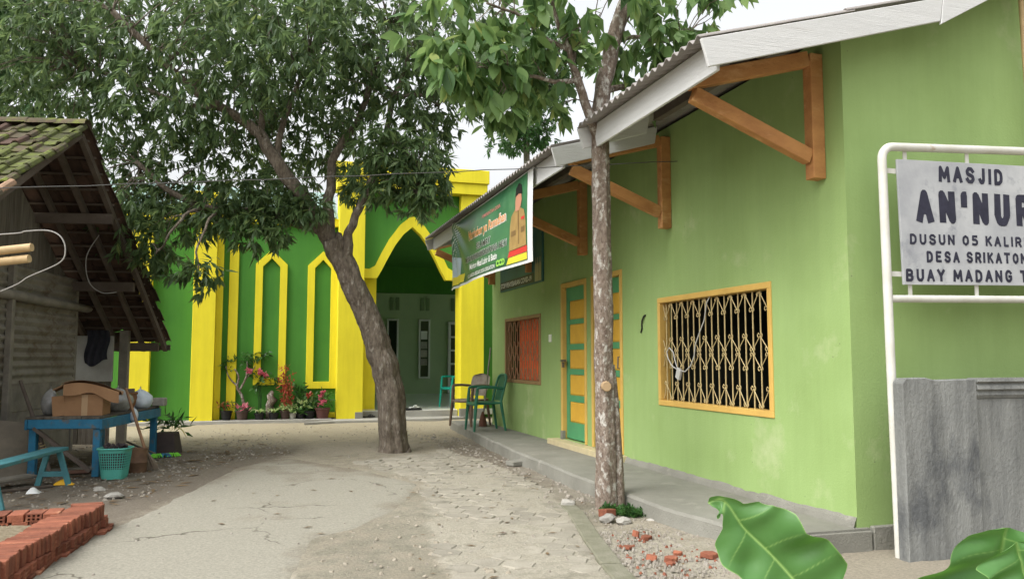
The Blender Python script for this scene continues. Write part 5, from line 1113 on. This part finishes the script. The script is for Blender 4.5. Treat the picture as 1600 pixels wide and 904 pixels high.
mb = MB(); S_ = smooth_path([(.02,0,.25),(.10,-.02,.33),(.20,-.05,.30),(.26,-.06,.20)], 5); mb.add([Vector(p)+Vector((0,s_*w,0)) for p, w in zip(S_, np.interp(range(len(S_)), [0,8,15], [.006,.03,.004])) for s_ in (-1,0,1)], [(3*i+k,3*i+k+1,3*i+k+4,3*i+k+3) for i in range(len(S_)-1) for k in (0,1)]); mb.build('yellowing_leaf', mat('yellow_leaf', (.42,.36,.05,1), (.3,.3,.05,1), 8, .6, .1), pn, smooth=True)
# mop head, yellow scrap, paper scrap, lying boards
mp_ = thing('mop', 'neon green and blue mop head lying on the dirt below the planter', 'mop', (-1.13,10.93,.02), world=True)
for nme, m_, cc in (('green_strands', M['lgreen'], (-1.20,10.9)), ('blue_strands', M['blue'], (-1.10,10.93)), ('green_strands', M['lgreen'], (-1.02,10.96))):
    mb = MB()
    for k in range(26):
        a_ = random.uniform(0,6.28); l_ = random.uniform(.05,.10); mb.tube([(cc[0],cc[1],.035),(cc[0]+math.cos(a_)*l_*.6,cc[1]+math.sin(a_)*l_*.6,.045),(cc[0]+math.cos(a_)*l_,cc[1]+math.sin(a_)*l_,.012)], .007, 4, cap=False)
    mb.build(nme, m_, mp_, kind='stuff')
mb = MB(); mb.tube([(-1.22,10.93,.05),(-1.42,11.2,.10),(-1.62,11.5,.15)], .012, 6); mb.build('handle', M['plankp'], mp_)
mb = MB(); mb.grid(lambda u, v: (-1.88+.19*u, 8.79+.09*v+.02*math.sin(u*4), .006+.05*math.sin(u*math.pi)*math.sin(v*math.pi)**.5), 12, 6); single('plastic_scrap', mb, M['yel'], 'yellow plastic scrap lying on the dirt by the bench leg', 'plastic scrap', smooth=2)
mb = MB(); mb.grid(lambda u, v: (-1.98+.11*u, 8.32+.11*v, .006+.05*math.sin(u*math.pi+.3)*math.sin(v*3)), 8, 6); single('paper_scrap', mb, M['paper'], 'crumpled white scrap on the dirt under the bench', 'paper scrap', smooth=2)
def lying(a_, b_, w, h, lab, mt, z=.02, tilt=0):
    mb_ = MB(); mb_.bar((*a_, z), (*b_, z+tilt), w, h); single('board', mb_, mt, lab, 'board', 'loose boards around the table', bevel=.004)
lying((-2.9,8.15), (-2.08,8.95), .16, .025, 'wide grey board lying on the dirt behind the bench legs', M['plankp'], .06, .03)
lying((-2.15,9.55), (-1.62,9.62), .09, .03, 'reddish board lying under the near end of the table', M['bracket'] if 0 else mat('reddish_board', (.20,.11,.08,1), (.14,.08,.06,1), 7, .9, .3), .03)
lying((-2.2,9.75), (-1.6,9.95), .08, .03, 'grey board lying behind the reddish board under the table', M['plankp'], .03)
lying((-2.4,8.35), (-1.85,8.72), .05, .02, 'short dark stick of wood lying below the bench seat', M['wood'], .015)
# leaning sheet and tool at the shed wall
mb = MB(); mb.add([(-3.1,9.35,.0),(-2.30,9.62,.0),(-2.28,9.80,.22),(-2.38,9.95,.52),(-3.1,9.8,.62)], [(0,1,2,3,4)]); v0 = list(mb.v); mb.add([(x-.01,y+.02,z) for x,y,z in v0], [(4,3,2,1,0)]); single('plywood_sheet', mb, mat('dirty_beige_sheet', (.27,.235,.18,1), (.19,.165,.13,1), 5, .95, .3), 'dirty beige sheet leaning against the foot of the shed wall', 'sheet')
tl = thing('tool', 'long handled tool leaning against the shed wall behind the bench', 'tool', (-2.1,9.5,0), world=True); mb = MB(); mb.tube([(-2.02,9.40,.02),(-2.18,9.55,.45),(-2.42,9.75,.97)], [.022,.02,.017], 8); mb.build('handle', M['wood'], tl, smooth=True)
mb = MB(); mb.tube([Vector((-2.02,9.40,.02)).lerp(Vector((-2.18,9.55,.45)), .45+.012*k) + Vector((math.cos(k*1.2),math.sin(k*1.2),0))*.027 for k in range(26)], .006, 5); mb.build('cord_wrap', M['bars'], tl)
# bench
bc = thing('bench', 'narrow faded teal wooden bench standing in front of the shed', 'bench', (-1.844, 8.993, 0), world=True)
pa, pb = Vector((-1.86,8.97,.335)), Vector((-2.12,7.30,.335)); mb = MB(); mb.bar(pa, pb, .17, .032); mb.build('seat', M['teal'], bc, bevel=.004)
dv_ = (pb-pa).normalized(); sd_ = Vector((dv_.y,-dv_.x,0))
for q in (.14, 1.45):
    c_ = pa + dv_*q
    for s_ in (-1, 1):
        mb = MB(); mb.bar((c_.x+sd_.x*.05*s_, c_.y+sd_.y*.05*s_, .32), (c_.x+sd_.x*.14*s_+dv_.x*(-.06 if q < 1 else .06), c_.y+sd_.y*.14*s_, 0), .05, .03, up=dv_); mb.build('leg', M['teal'], bc, bevel=.003)
    mb = MB(); mb.bar(c_+sd_*.11-Vector((0,0,.225)), c_-sd_*.11-Vector((0,0,.225)), .03, .05); mb.build('crossbar', M['teal'], bc, bevel=.003)

# ------------------------------------------------------------ bed of stacked hollow bricks
def brickmesh(holes):
    a_, b_, c_ = .10, .05, .026; v, f, mi = [], [], []
    def q(p, m_=0): i0 = len(v); v.extend(p); f.append(tuple(range(i0, i0+len(p)))); mi.append(m_)
    q([(-a_,-b_,-c_),(a_,-b_,-c_),(a_,-b_,c_),(-a_,-b_,c_)]); q([(a_,b_,-c_),(-a_,b_,-c_),(-a_,b_,c_),(a_,b_,c_)]); q([(-a_,-b_,c_),(a_,-b_,c_),(a_,b_,c_),(-a_,b_,c_)]); q([(-a_,b_,-c_),(a_,b_,-c_),(a_,-b_,-c_),(-a_,-b_,-c_)]); q([(-a_,b_,-c_),(-a_,-b_,-c_),(-a_,-b_,c_),(-a_,b_,c_)])
    if not holes: q([(a_,-b_,-c_),(a_,b_,-c_),(a_,b_,c_),(a_,-b_,c_)])
    else:
        Y_ = [-b_,-.037,-.021,-.008,.008,.021,.037,b_]; Z_ = [-c_,-.019,-.005,.005,.019,c_]
        for i in range(7):
            for j in range(5):
                y0, y1, z0, z1 = Y_[i], Y_[i+1], Z_[j], Z_[j+1]
                if i % 2 == 1 and j % 2 == 1:
                    d = a_-.03
                    q([(d,y0,z0),(d,y1,z0),(d,y1,z1),(d,y0,z1)], 1)
                    q([(a_,y0,z0),(a_,y1,z0),(d,y1,z0),(d,y0,z0)], 0); q([(a_,y1,z0),(a_,y1,z1),(d,y1,z1),(d,y1,z0)], 0); q([(a_,y1,z1),(a_,y0,z1),(d,y0,z1),(d,y1,z1)], 0); q([(a_,y0,z1),(a_,y0,z0),(d,y0,z0),(d,y0,z1)], 0)
                else: q([(a_,y0,z0),(a_,y1,z0),(a_,y1,z1),(a_,y0,z1)])
    m_ = bpy.data.meshes.new('brick'); m_.from_pydata(v, [], f); m_.materials.append(M['brick']); m_.materials.append(M['hole'])
    for p, k in zip(m_.polygons, mi): p.material_index = k
    bm_ = bmesh.new(); bm_.from_mesh(m_); bmesh.ops.remove_doubles(bm_, verts=bm_.verts[:], dist=1e-5)
    if not holes: bmesh.ops.bevel(bm_, geom=bm_.edges[:], offset=.004, segments=1, affect='EDGES')
    bm_.to_mesh(m_); bm_.free(); return m_
BK0, BK1 = brickmesh(False), brickmesh(True)
bb = thing('brick_bed', 'raised bed edged with loosely stacked hollow red bricks at the lower left', 'brick bed', (-1.2, 5.6, 0))
def brick(me_, x, y, z, rz, rx=0):
    e_ = Euler((rx+random.uniform(-.03,.03), random.uniform(-.025,.025), rz+random.uniform(-.05,.05)))
    if y < 6.53: x -= .118*(6.45-y); rz += .11
    link('brick', me_, bb, Matrix.Translation((x+1.2+random.uniform(-.012,.012), y-5.6+random.uniform(-.003,.003), z-.028)) @ e_.to_matrix().to_4x4())
for c_ in range(2):
    for k in range(25): brick(BK1 if random.random() < .8 else BK0, -1.12-.01*c_+ (.03 if c_ == 0 and k > 21 else 0), 4.02+k*.104+c_*.05, .027+c_*.0535, 0)
for k in range(47): brick(BK1 if random.random() < .25 else BK0, -1.15+.012*math.sin(k*.5), 4.03+k*.0545, .158, 0, math.pi/2)
for c_ in range(3):
    for k in range(16): 
        if c_ == 0 and k % 2: continue
        brick(BK1 if random.random() < .7 else BK0, -1.33-k*.105-c_*.03, 6.58, .027+c_*.0535, -math.pi/2)
for k in range(4): brick(BK0, -1.30-k*.21, 4.35, .03, math.pi/2 if 0 else 0)
vs = []; mb = MB(); mb.grid(lambda u, v: (-2.2*u-.14-.2*(1-v)*.9, -1.4+2.35*v, .05+.035*math.sin(u*3)+.02*fract(u*8,v*8,0,1.3)+.014*fract(u*30,v*30,0,2)), 60, 60); mb.build('wood_chips', M['chip'], bb, kind='stuff')
# ------------------------------------------------------------ plastic chairs
def chair(label, loc, rz, shell, limb_m, name='plastic_chair', oval=False):
    c = thing(name, label, 'chair', loc, rz)      # faces local +x
    mb_ = MB(); mb_.grid(lambda u, v: (-.20+.43*u, (-.205+.41*v)*(1-.08*(1-u)), .425-.018*math.sin(u*math.pi)*math.sin(v*math.pi)-(.03*max(0,(u-.85)/.15)**2)), 12, 12); v0 = list(mb_.v)
    mb_.grid(lambda u, v: (-.20+.43*u, (.205-.41*v)*(1-.08*(1-u)), .405-.018*math.sin(u*math.pi)-(.03*max(0,(u-.85)/.15)**2)), 12, 12); mb_.build('seat', shell, c, smooth=True)
    mb_ = MB(); mb_.tube([(.21,-.2,.40),(.225,0,.385),(.21,.2,.40)], .016, 6); mb_.tube([(.21,-.2,.40),(-.2,-.19,.41)], .016, 6); mb_.tube([(.21,.2,.40),(-.2,.19,.41)], .016, 6); mb_.build('seat_rim', limb_m, c, smooth=True)
    for sx, sy in ((.19,-.2),(.19,.2)):
        mb_ = MB(); S_ = [(sx+.035,sy*1.12,0),(sx+.015,sy*1.05,.25),(sx,sy*1.02,.44),(sx-.015,sy*1.06,.60)]; mb_.tube(S_, [.017,.024,.027,.022], 8); mb_.build('leg', limb_m, c, smooth=True)
        mb_ = MB(); mb_.tube(smooth_path([(sx-.015,sy*1.06,.60),(sx-.03,sy*1.08,.635),(.05,sy*1.12,.645),(-.12,sy*1.08,.64),(-.245,sy*1.0,.63)], 4), .021, 8); mb_.build('armrest', limb_m, c, smooth=True)
    for sy in (-.19,.19):
        mb_ = MB(); mb_.tube([(-.27,sy*1.1,0),(-.22,sy*1.02,.30),(-.20,sy,.43)], [.017,.024,.026], 8); mb_.build('leg', limb_m, c, smooth=True)
    if oval:
        mb_ = MB(); mb_.grid(lambda u, v: (-.205-.10*v-.03*math.sin(u*math.pi), (-.195+.39*u)*(.70+.30*math.sin(min(1,v*1.25+.05)*math.pi*.62))*(1 if v < .8 else math.sqrt(max(0.02,1-((v-.8)/.2)**2))), .47+.36*v), 14, 12); mb_.build('backrest', shell, c, smooth=2)
    else:
        mb_ = MB(); mb_.tube(smooth_path([(-.20,-.195,.43),(-.245,-.20,.62),(-.29,-.185,.78),(-.305,-.10,.825),(-.31,0,.83),(-.305,.10,.825),(-.29,.185,.78),(-.245,.20,.62),(-.20,.195,.43)], 4), .020, 8); mb_.build('back_frame', limb_m, c, smooth=True)
        for k in range(5):
            y_ = -.13+.065*k; mb_ = MB(); mb_.grid(lambda u, v: (-.21-.095*v-.012, y_-.02+.04*u, .44+.385*v), 1, 6); mb_.grid(lambda u, v: (-.20-.095*v-.012, y_+.02-.04*u, .44+.385*v), 1, 6); mb_.build('back_slat', shell, c)
    return c
chair('dark green plastic armchair on the walkway in front of the orange curtained window', (3.22,12.05,.13), math.pi+.05, M['pgreen'], M['pgreen'])
chair('beige chair with rounded back and brown arms standing behind the dark green chair', (3.22,12.95,.13), math.pi+.62, M['pbeige'], M['pbrown'], oval=True)
chair('turquoise plastic armchair standing inside the mosque porch beside the right pillar', (3.93,17.2,.177), math.pi+.35, M['pteal'], M['pteal'])
bm2 = thing('broom', 'broom with a thin stick standing between the beige chair and the lime wall', 'broom', (3.40,12.7,.13), world=True)
mb = MB(); mb.tube([(3.40,12.75,.35),(3.58,13.0,1.38)], .013, 6); mb.build('handle', M['plankp'], bm2, smooth=True)
mb = MB(); mb.lathe([(.09,.132),(.085,.2),(.05,.3),(.02,.36)], (3.38,12.73,0), 12, .7, 1); mb.build('brush', mat('brown_broom_brush', (.17,.08,.05,1), (.11,.05,.035,1), 30, .9, .3), bm2, smooth=True)

# ------------------------------------------------------------ potted plants along the mosque wall
PM = {'b': M['black'], 'br': mat('brown_plastic_pot', (.085,.055,.045,1), (.06,.04,.035,1), 8, .7, .1), 'w': M['plinth'], 'r': mat('red_brown_pot', (.14,.06,.05,1), (.10,.045,.04,1), 8, .7, .1)}
PG = 'potted plants along the mosque wall'
def potted(name, label, x, y, r, h, pm):
    t = thing(name, label, 'potted plant', (x, y, .061), 0, PG)
    mb_ = MB(); mb_.lathe([(r*.72,0),(r*.95,h*.85),(r*1.06,h*.86),(r*1.06,h),(r*.92,h),(r*.88,h*.8)], n=18); mb_.build('pot', PM[pm], t, smooth=True)
    mb_ = MB(); mb_.lathe([(r*.9,h*.84),(r*.4,h*.9)], n=14); mb_.build('soil', M['bark1'], t); return t
def stem(t, pts, r0, r1, m_=None, nm='stem'): S_ = smooth_path(pts, 4); mb_ = MB(); mb_.tube(S_, [r0+(r1-r0)*i/(len(S_)-1) for i in range(len(S_))], 6, jit=.08); return mb_.build(nm, m_ or M['bark2'], t, smooth=2)
def flowers(t, pts, r, m_=None, n=26):
    P_ = np.concatenate([np.array(p)[None]+RNG.normal(size=(n,3))*r*.35 for p in pts]); o_ = leaf_mesh('flowers', P_, RNG.normal(size=P_.shape)+np.array([0,-.5,.2]), np.full(len(P_), r), np.full(len(P_), r*.75), m_ or M['pink'], t); return o_
def arch_leaves(t, n, c, L, w, m_):
    mb_ = MB()
    for k in range(n):
        a_ = 6.283*k/n+random.uniform(-.3,.3); l_ = L*random.uniform(.7,1.1); S_ = [Vector(c)+Vector((math.cos(a_)*l_*f*.75, math.sin(a_)*l_*f*.6, l_*(.95*f-.85*f*f)*1.1)) for f in (0,.25,.5,.75,1)]
        sd_ = Vector((-math.sin(a_), math.cos(a_), 0)); W_ = [w,w*1.1,w,w*.6,w*.05]
        mb_.add([p+sd_*q*ww for p, ww in zip(S_, W_) for q in (-1,1)], [(2*i,2*i+1,2*i+3,2*i+2) for i in range(4)])
    return mb_.build('leaves', m_, t, kind='stuff')
t = potted('potted_plant', 'low reddish green plant in a black pot right beside the yellow pillar', -.62, 16.30, .105, .17, 'b'); sprig(60, (0,0,.18), (.06,.05,.02), .10, .09, .3, M['leafP'], t); sprig(22, (-.02,-.03,.20), (.06,.05,.02), .10, .08, .3, M['leafR'], t); arch_leaves(t, 6, (-.03,0,.2), .28, .012, M['leafR'])
t = potted('potted_plant', 'spiky pink and white leaved plant in a brown pot second from the pillar', -.34, 16.26, .115, .17, 'br'); sprig(50, (0,0,.17), (.07,.05,.02), .07, .09, .25, M['pink'], t, updir=.9); sprig(30, (0,0,.17), (.07,.05,.02), .04, .08, .3, M['leafP'], t)
t = potted('potted_tree', 'tall bonsai like plant with a twisted bare trunk in a pot behind the pink plant', -.30, 16.41, .075, .26, 'br')
stem(t, [(0,0,.22),(-.06,0,.45),(-.14,0,.60),(-.12,-.02,.80),(-.20,0,.95)], .032, .012); stem(t, [(-.10,0,.55),(.0,-.02,.75),(.03,-.02,.95),(.02,0,1.1)], .022, .008); stem(t, [(-.13,0,.62),(-.24,0,.72),(-.32,0,.85),(-.35,-.02,1.0)], .018, .007); stem(t, [(.0,0,.74),(.10,-.02,.88),(.18,0,1.0)], .012, .006)
for c_ in ((-.36,-.02,1.0),(-.34,0,.88),(-.22,0,1.06),(-.02,0,1.12),(.08,-.02,1.08),(.2,0,1.08),(.02,0,.98)): sprig(26, c_, (.06,.04,.04), .07, .085, .38, M['leafP'], t, updir=.4)
flowers(t, [(.06,-.06,.92),(.09,-.06,.90)], .055)
t = potted('potted_plant', 'upright plant with pink blossoms on top growing beside the bonsai like plant', -.02, 16.42, .07, .15, 'b')
for k in range(5): stem(t, [(random.uniform(-.03,.03),0,.12),(random.uniform(-.06,.03),0,.4),(random.uniform(-.1,.05),0,.62)], .008, .005, M['leafP'])
for c_ in ((-.02,0,.64),(-.08,0,.54),(.02,0,.72),(.22,0,.70),(.28,0,.66),(-.12,0,.80),(.02,0,1.12),(.08,0,1.16)): sprig(18, c_, (.05,.03,.04), .06, .11, .4, M['leafP'], t, updir=.2)
stem(t, [(.02,0,.6),(.03,0,.9),(.04,0,1.15)], .007, .004, M['leafP']); stem(t, [(.0,0,.58),(.12,0,.66),(.28,0,.68)], .006, .004, M['leafP'])
flowers(t, [(.0,-.05,.86),(-.03,-.05,.90),(.08,-.04,.82)], .06)
t = potted('potted_plant', 'left of the two arching striped spider plants in black pots', -.03, 16.24, .095, .12, 'b'); arch_leaves(t, 16, (0,0,.11), .30, .013, M['leafV'])
t = potted('potted_plant', 'right of the two arching striped spider plants in black pots', .23, 16.24, .095, .12, 'b'); arch_leaves(t, 16, (0,0,.11), .32, .013, M['leafV'])
so_ = thing('wooden_stump', 'rough brown stump like ornament behind the spider plants', 'ornament', (.16,16.40,.061)); mb = MB(); mb.tube([(0,0,0),(.01,0,.15),(-.02,0,.26),(.03,-.01,.36),(-.01,0,.44),(.05,0,.52)], [.075,.09,.07,.085,.06,.03], 10, jit=.35); mb.build('body', M['bark2'], so_, smooth=2)
t = potted('potted_plant', 'tall red leaved plant in a brown pot below the first niche', .44, 16.28, .10, .16, 'br')
for k in range(7):
    a_, b_ = random.uniform(-.10,.10), random.uniform(.45,1.0); stem(t, [(a_*.3,0,.14),(a_*.7,0,b_*.6),(a_,0,b_)], .006, .003, M['leafR']); 
    for q in range(5): sprig(9, (a_*(.5+.1*q), .0, b_*(.35+.16*q)), (.045,.03,.03), .05, .075, .38, M['leafR'], t, updir=.3)
sprig(40, (.02,-.03,.16), (.08,.04,.02), .07, .10, .4, M['leafV'], t)
t = potted('potted_plant', 'small plant in a pale white pot in the middle of the row', .58, 16.26, .07, .11, 'w'); sprig(30, (0,0,.11), (.05,.04,.02), .10, .09, .45, M['leafV'], t)
t = potted('potted_plant', 'small dark pot with a low green plant between the white pot and the bushy plant', .72, 16.24, .07, .09, 'b'); sprig(36, (0,0,.09), (.05,.04,.02), .10, .09, .4, M['leafP'], t)
t = potted('potted_plant', 'bushy light green plant with a small red blossom in a black pot', .89, 16.30, .12, .14, 'b'); sprig(110, (0,0,.14), (.09,.07,.04), .22, .12, .35, M['leafP'], t); sprig(22, (-.08,-.05,.2), (.05,.03,.03), .08, .13, .4, M['leafV'], t); flowers(t, [(-.02,-.08,.46)], .06, M['leafR'])
t = potted('potted_plant', 'bushy pink flowered plant in the large red brown pot beside the portal pillar', 1.13, 16.28, .145, .20, 'r'); sprig(130, (0,0,.2), (.10,.07,.05), .24, .10, .35, M['leafP'], t); flowers(t, [(-.03,-.1,.30),(.03,-.1,.33),(-.05,-.07,.42),(.0,-.06,.50)], .055)
t = potted('potted_plant', 'tall dark leafy plant at the back between the red plant and the bushy plants', .70, 16.42, .08, .14, 'b'); sprig(90, (0,0,.15), (.07,.03,.06), .42, .12, .38, M['leafP'], t)

# ------------------------------------------------------------ rubble, pebbles, litter and weeds
def stone(c, r, mt, lab, cat='stone', flat=.6, grp=None, seed=0, nm='stone'):
    bm_ = bmesh.new(); bmesh.ops.create_icosphere(bm_, subdivisions=2, radius=r)
    for v in bm_.verts:
        k = 1+.45*noise.noise(v.co/r*1.1+Vector((seed*7.3,0,0)))+.15*noise.noise(v.co/r*3+Vector((seed*3.1,0,0))); v.co *= k; v.co.z *= flat; v.co.z = max(v.co.z, -r*flat*.45)
    me_ = bpy.data.meshes.new(nm); bm_.to_mesh(me_); bm_.free(); me_.materials.append(mt); o_ = link(nm, me_); o_.location = Vector(c)+Vector((0,0,r*flat*.42)); return tag(o_, lab, cat, grp)
def shard(c, s_, rz, tilt, lab, grp=None, seed=0, mt=None, th=.022, nm='brick_fragment', cat='broken brick'):
    r_ = random.Random(seed); n_ = 7; P_ = [Vector((math.cos(6.283*k/n_)*s_*r_.uniform(.55,1.1), math.sin(6.283*k/n_)*s_*.7*r_.uniform(.55,1.1), 0)) for k in range(n_)]
    mb_ = MB(); mb_.prism(P_, (r_.uniform(-.005,.005), r_.uniform(-.005,.005), th)); me_ = mb_.mesh(nm, mt or M['brick'], bevel=.003); o_ = link(nm, me_); o_.location = c; o_.rotation_euler = (tilt, tilt*.5, rz); return tag(o_, lab, cat, grp)
shard((2.60,4.47,.012), .075, .2, .12, 'largest flat broken brick piece lying left of the big foreground leaf', seed=1, th=.03)
shard((2.43,5.14,.008), .045, 1.2, .3, 'upper broken brick lump on the rubble patch beside the kerb', seed=2, th=.04)
shard((2.45,5.04,.008), .06, .5, .1, 'broken brick lump just below the upper lump on the rubble patch', seed=3, th=.03)
for i, (x, y, s_, lb) in enumerate(((2.24,4.86,.05,'red brick chip lying right against the mossy kerb strip'),(2.25,4.55,.06,'wider of two flat brick pieces at the lower left of the rubble'),(2.33,4.46,.05,'narrower of two flat brick pieces at the lower left of the rubble'),(2.30,4.41,.045,'brick chip nearest the bottom edge of the photo on the rubble'),(2.45,4.60,.04,'small pinkish brick chip in the middle of the sandy rubble'))):
    shard((x,y,.004), s_, i*1.3, .12*math.sin(i*2), lb, 'broken brick pieces on the rubble', seed=10+i, th=.018+.01*(i%3))
hb = link('half_brick', BK0); hb.scale = (.45,1,1.1); hb.location = (2.535,5.86,.035); hb.rotation_euler = (.05,.1,1.9); tag(hb, 'broken half brick standing against the foot of the slim tree', 'brick')
stone((2.47,5.72,0), .07, M['stone'], 'pale cement lump in front of the half brick', flat=.55, seed=4); stone((2.56,5.62,0), .055, M['stone'], 'grey cement lump right of the slim tree foot, before the weeds', flat=.6, seed=5); stone((2.42,6.42,.0), .062, M['stone'], 'whitish stone on the paving left of the slim tree', flat=.6, seed=6)
stone((-1.20,7.95,0), .075, M['stone'], 'pale flat stone on the dark soil behind the brick bed', flat=.4, seed=7); stone((-1.40,8.4,0), .055, M['stone'], 'smaller pale stone on the soil nearer the bench', flat=.4, seed=8)
stone((2.80,5.62,.0), .05, M['stone'], 'flat grey stone at the edge of the walkway below the bare soil', flat=.3, seed=9)
bs = thing('broken_paving_slab', 'broken grey slab lying on the soil against the walkway edge', 'slab', (2.82,9.0,0), .4); shp = MB(); shp.prism([(-.16,-.08,0),(.12,-.1,0),(.18,.04,0),(.02,.1,0),(-.15,.07,0)], (0,0,.055)); shp.build('slab', M['concrete'], bs, bevel=.008)
mb = MB(); mb.box(-.11,.11,-.10,.10,0,.012); o = mb.build('floor_tile', M['tilefloor'], bevel=.002); o.location = (2.955,6.28,.045); o.rotation_euler = (.10,-.16,.55); tag(o, 'white glazed floor tile lying loose between the slim tree and the walkway', 'tile')
# scattered pebbles, chips and leaves: real geometry, one object per kind
def scatter(name, n, region, size, mt, flat=.6, kind='tet', dens=None, zf=lambda x, y: 0):
    V, F = [], []
    i = 0; tries = 0
    while i < n and tries < n*30:
        tries += 1; x, y = region(); 
        if dens and random.random() > dens(x, y): continue
        i += 1; s_ = size*random.uniform(.45,1.3)*(1.8 if random.random() < .06 else 1); b = len(V); a0 = random.random()*6.28; z = zf(x, y)
        if kind == 'tet':
            for k in range(5): t = a0+k*1.2566; V.append((x+math.cos(t)*s_*random.uniform(.7,1.1), y+math.sin(t)*s_*random.uniform(.7,1.1), z-.004))
            for k in range(3): t = a0+.5+k*2.094; V.append((x+math.cos(t)*s_*.55, y+math.sin(t)*s_*.55, z+s_*flat*random.uniform(.7,1.3)))
            F += [(b,b+1,b+5),(b+1,b+2,b+6,b+5),(b+2,b+3,b+6),(b+3,b+4,b+7,b+6),(b+4,b,b+5,b+7),(b+5,b+6,b+7)]
        else:
            c_, s2 = math.cos(a0), math.sin(a0); w = s_*.32
            for (u, v, h) in ((-1,0,0),(0,-1,.25),(0,0,.12),(0,1,.28),(1,0,.15)): V.append((x+(u*s_*c_-v*w*s2), y+(u*s_*s2+v*w*c_), z+.003+h*s_*flat))
            F += [(b,b+1,b+2),(b,b+2,b+3),(b+1,b+4,b+2),(b+2,b+4,b+3)]
    me_ = bpy.data.meshes.new(name); me_.from_pydata(V, [], F); me_.materials.append(mt); return tag(link(name, me_), kind='stuff')
U = random.uniform
inS = lambda x, y: inpoly(x, y, SLAB); inP = lambda x, y: inpoly(x, y, PAV)
zz = lambda x, y: .012 if inS(x, y) else (.008 if inP(x, y) else .0)
left = lambda: (U(-3,.4), U(6.5,14)); right = lambda: (U(2.0,3.1), U(4.1,6.2)); allr = lambda: (U(-1,2.85), U(4.2,15)); strip = lambda: (U(.1,1.6), U(4.2,8.5)); walk = lambda: (U(2.3,2.85), U(6.4,13))
off_ = lambda x, y: 0 if inS(x, y) else 1
scatter('pebbles', 1300, left, .012, M['pebble'], dens=lambda x, y: 0 if inS(x,y) else max(.1, 1-abs(y-9.5)/4.5))
scatter('pale_chips', 300, left, .02, M['litter'], .25, dens=lambda x, y: 0 if inS(x,y) else max(.08, 1-abs(y-10)/3))
scatter('dry_leaves', 700, left, .05, M['dryleaf'], .5, 'leaf', dens=lambda x, y: 0 if inS(x,y) else max(.12, 1-abs(y-9.5)/4))
scatter('rubble_pebbles', 1000, right, .010, M['pebble'], dens=lambda x, y: 0 if inP(x,y) or x < 2.0+(y-4.4)*.2 else (1 if y < 5.4 and x < 2.65 else .25), zf=lambda x, y: .010)
scatter('brick_crumbs', 70, right, .013, M['brick'], dens=lambda x, y: 0 if inP(x,y) or x < 2.05+(y-4.4)*.25 else (1 if y < 5.3 and x < 2.65 else .1), zf=lambda x, y: .012)
scatter('yard_pebbles', 520, allr, .011, M['pebble'], zf=zz, dens=lambda x, y: .25 if inS(x,y) else .8)
scatter('yard_leaves', 260, allr, .035, M['dryleaf'], .4, 'leaf', zf=zz, dens=lambda x, y: .3 if inS(x,y) else .8)
scatter('joint_gravel', 110, strip, .020, M['litter'], .4, dens=lambda x, y: 0 if inS(x,y) else (.9 if .25 < x-(y-4)*.12 < 1.3 else .2), zf=lambda x, y: .004)
scatter('walk_edge_litter', 260, walk, .02, M['pebble'], .5, zf=lambda x, y: .002)
# weeds at the foot of the slim tree
P_, D_, Ls, Ws, C_ = crown([(2.72,5.86,.03,.10),(2.86,5.78,.02,.12),(2.62,5.98,.03,.08),(2.98,5.74,.02,.07)], 1500, 6, .035, .5, -.3, .5); P_[:,2] = np.abs(P_[:,2])*.8+.005
leaf_mesh('weeds', P_, D_, Ls, Ws, M['leafP'])
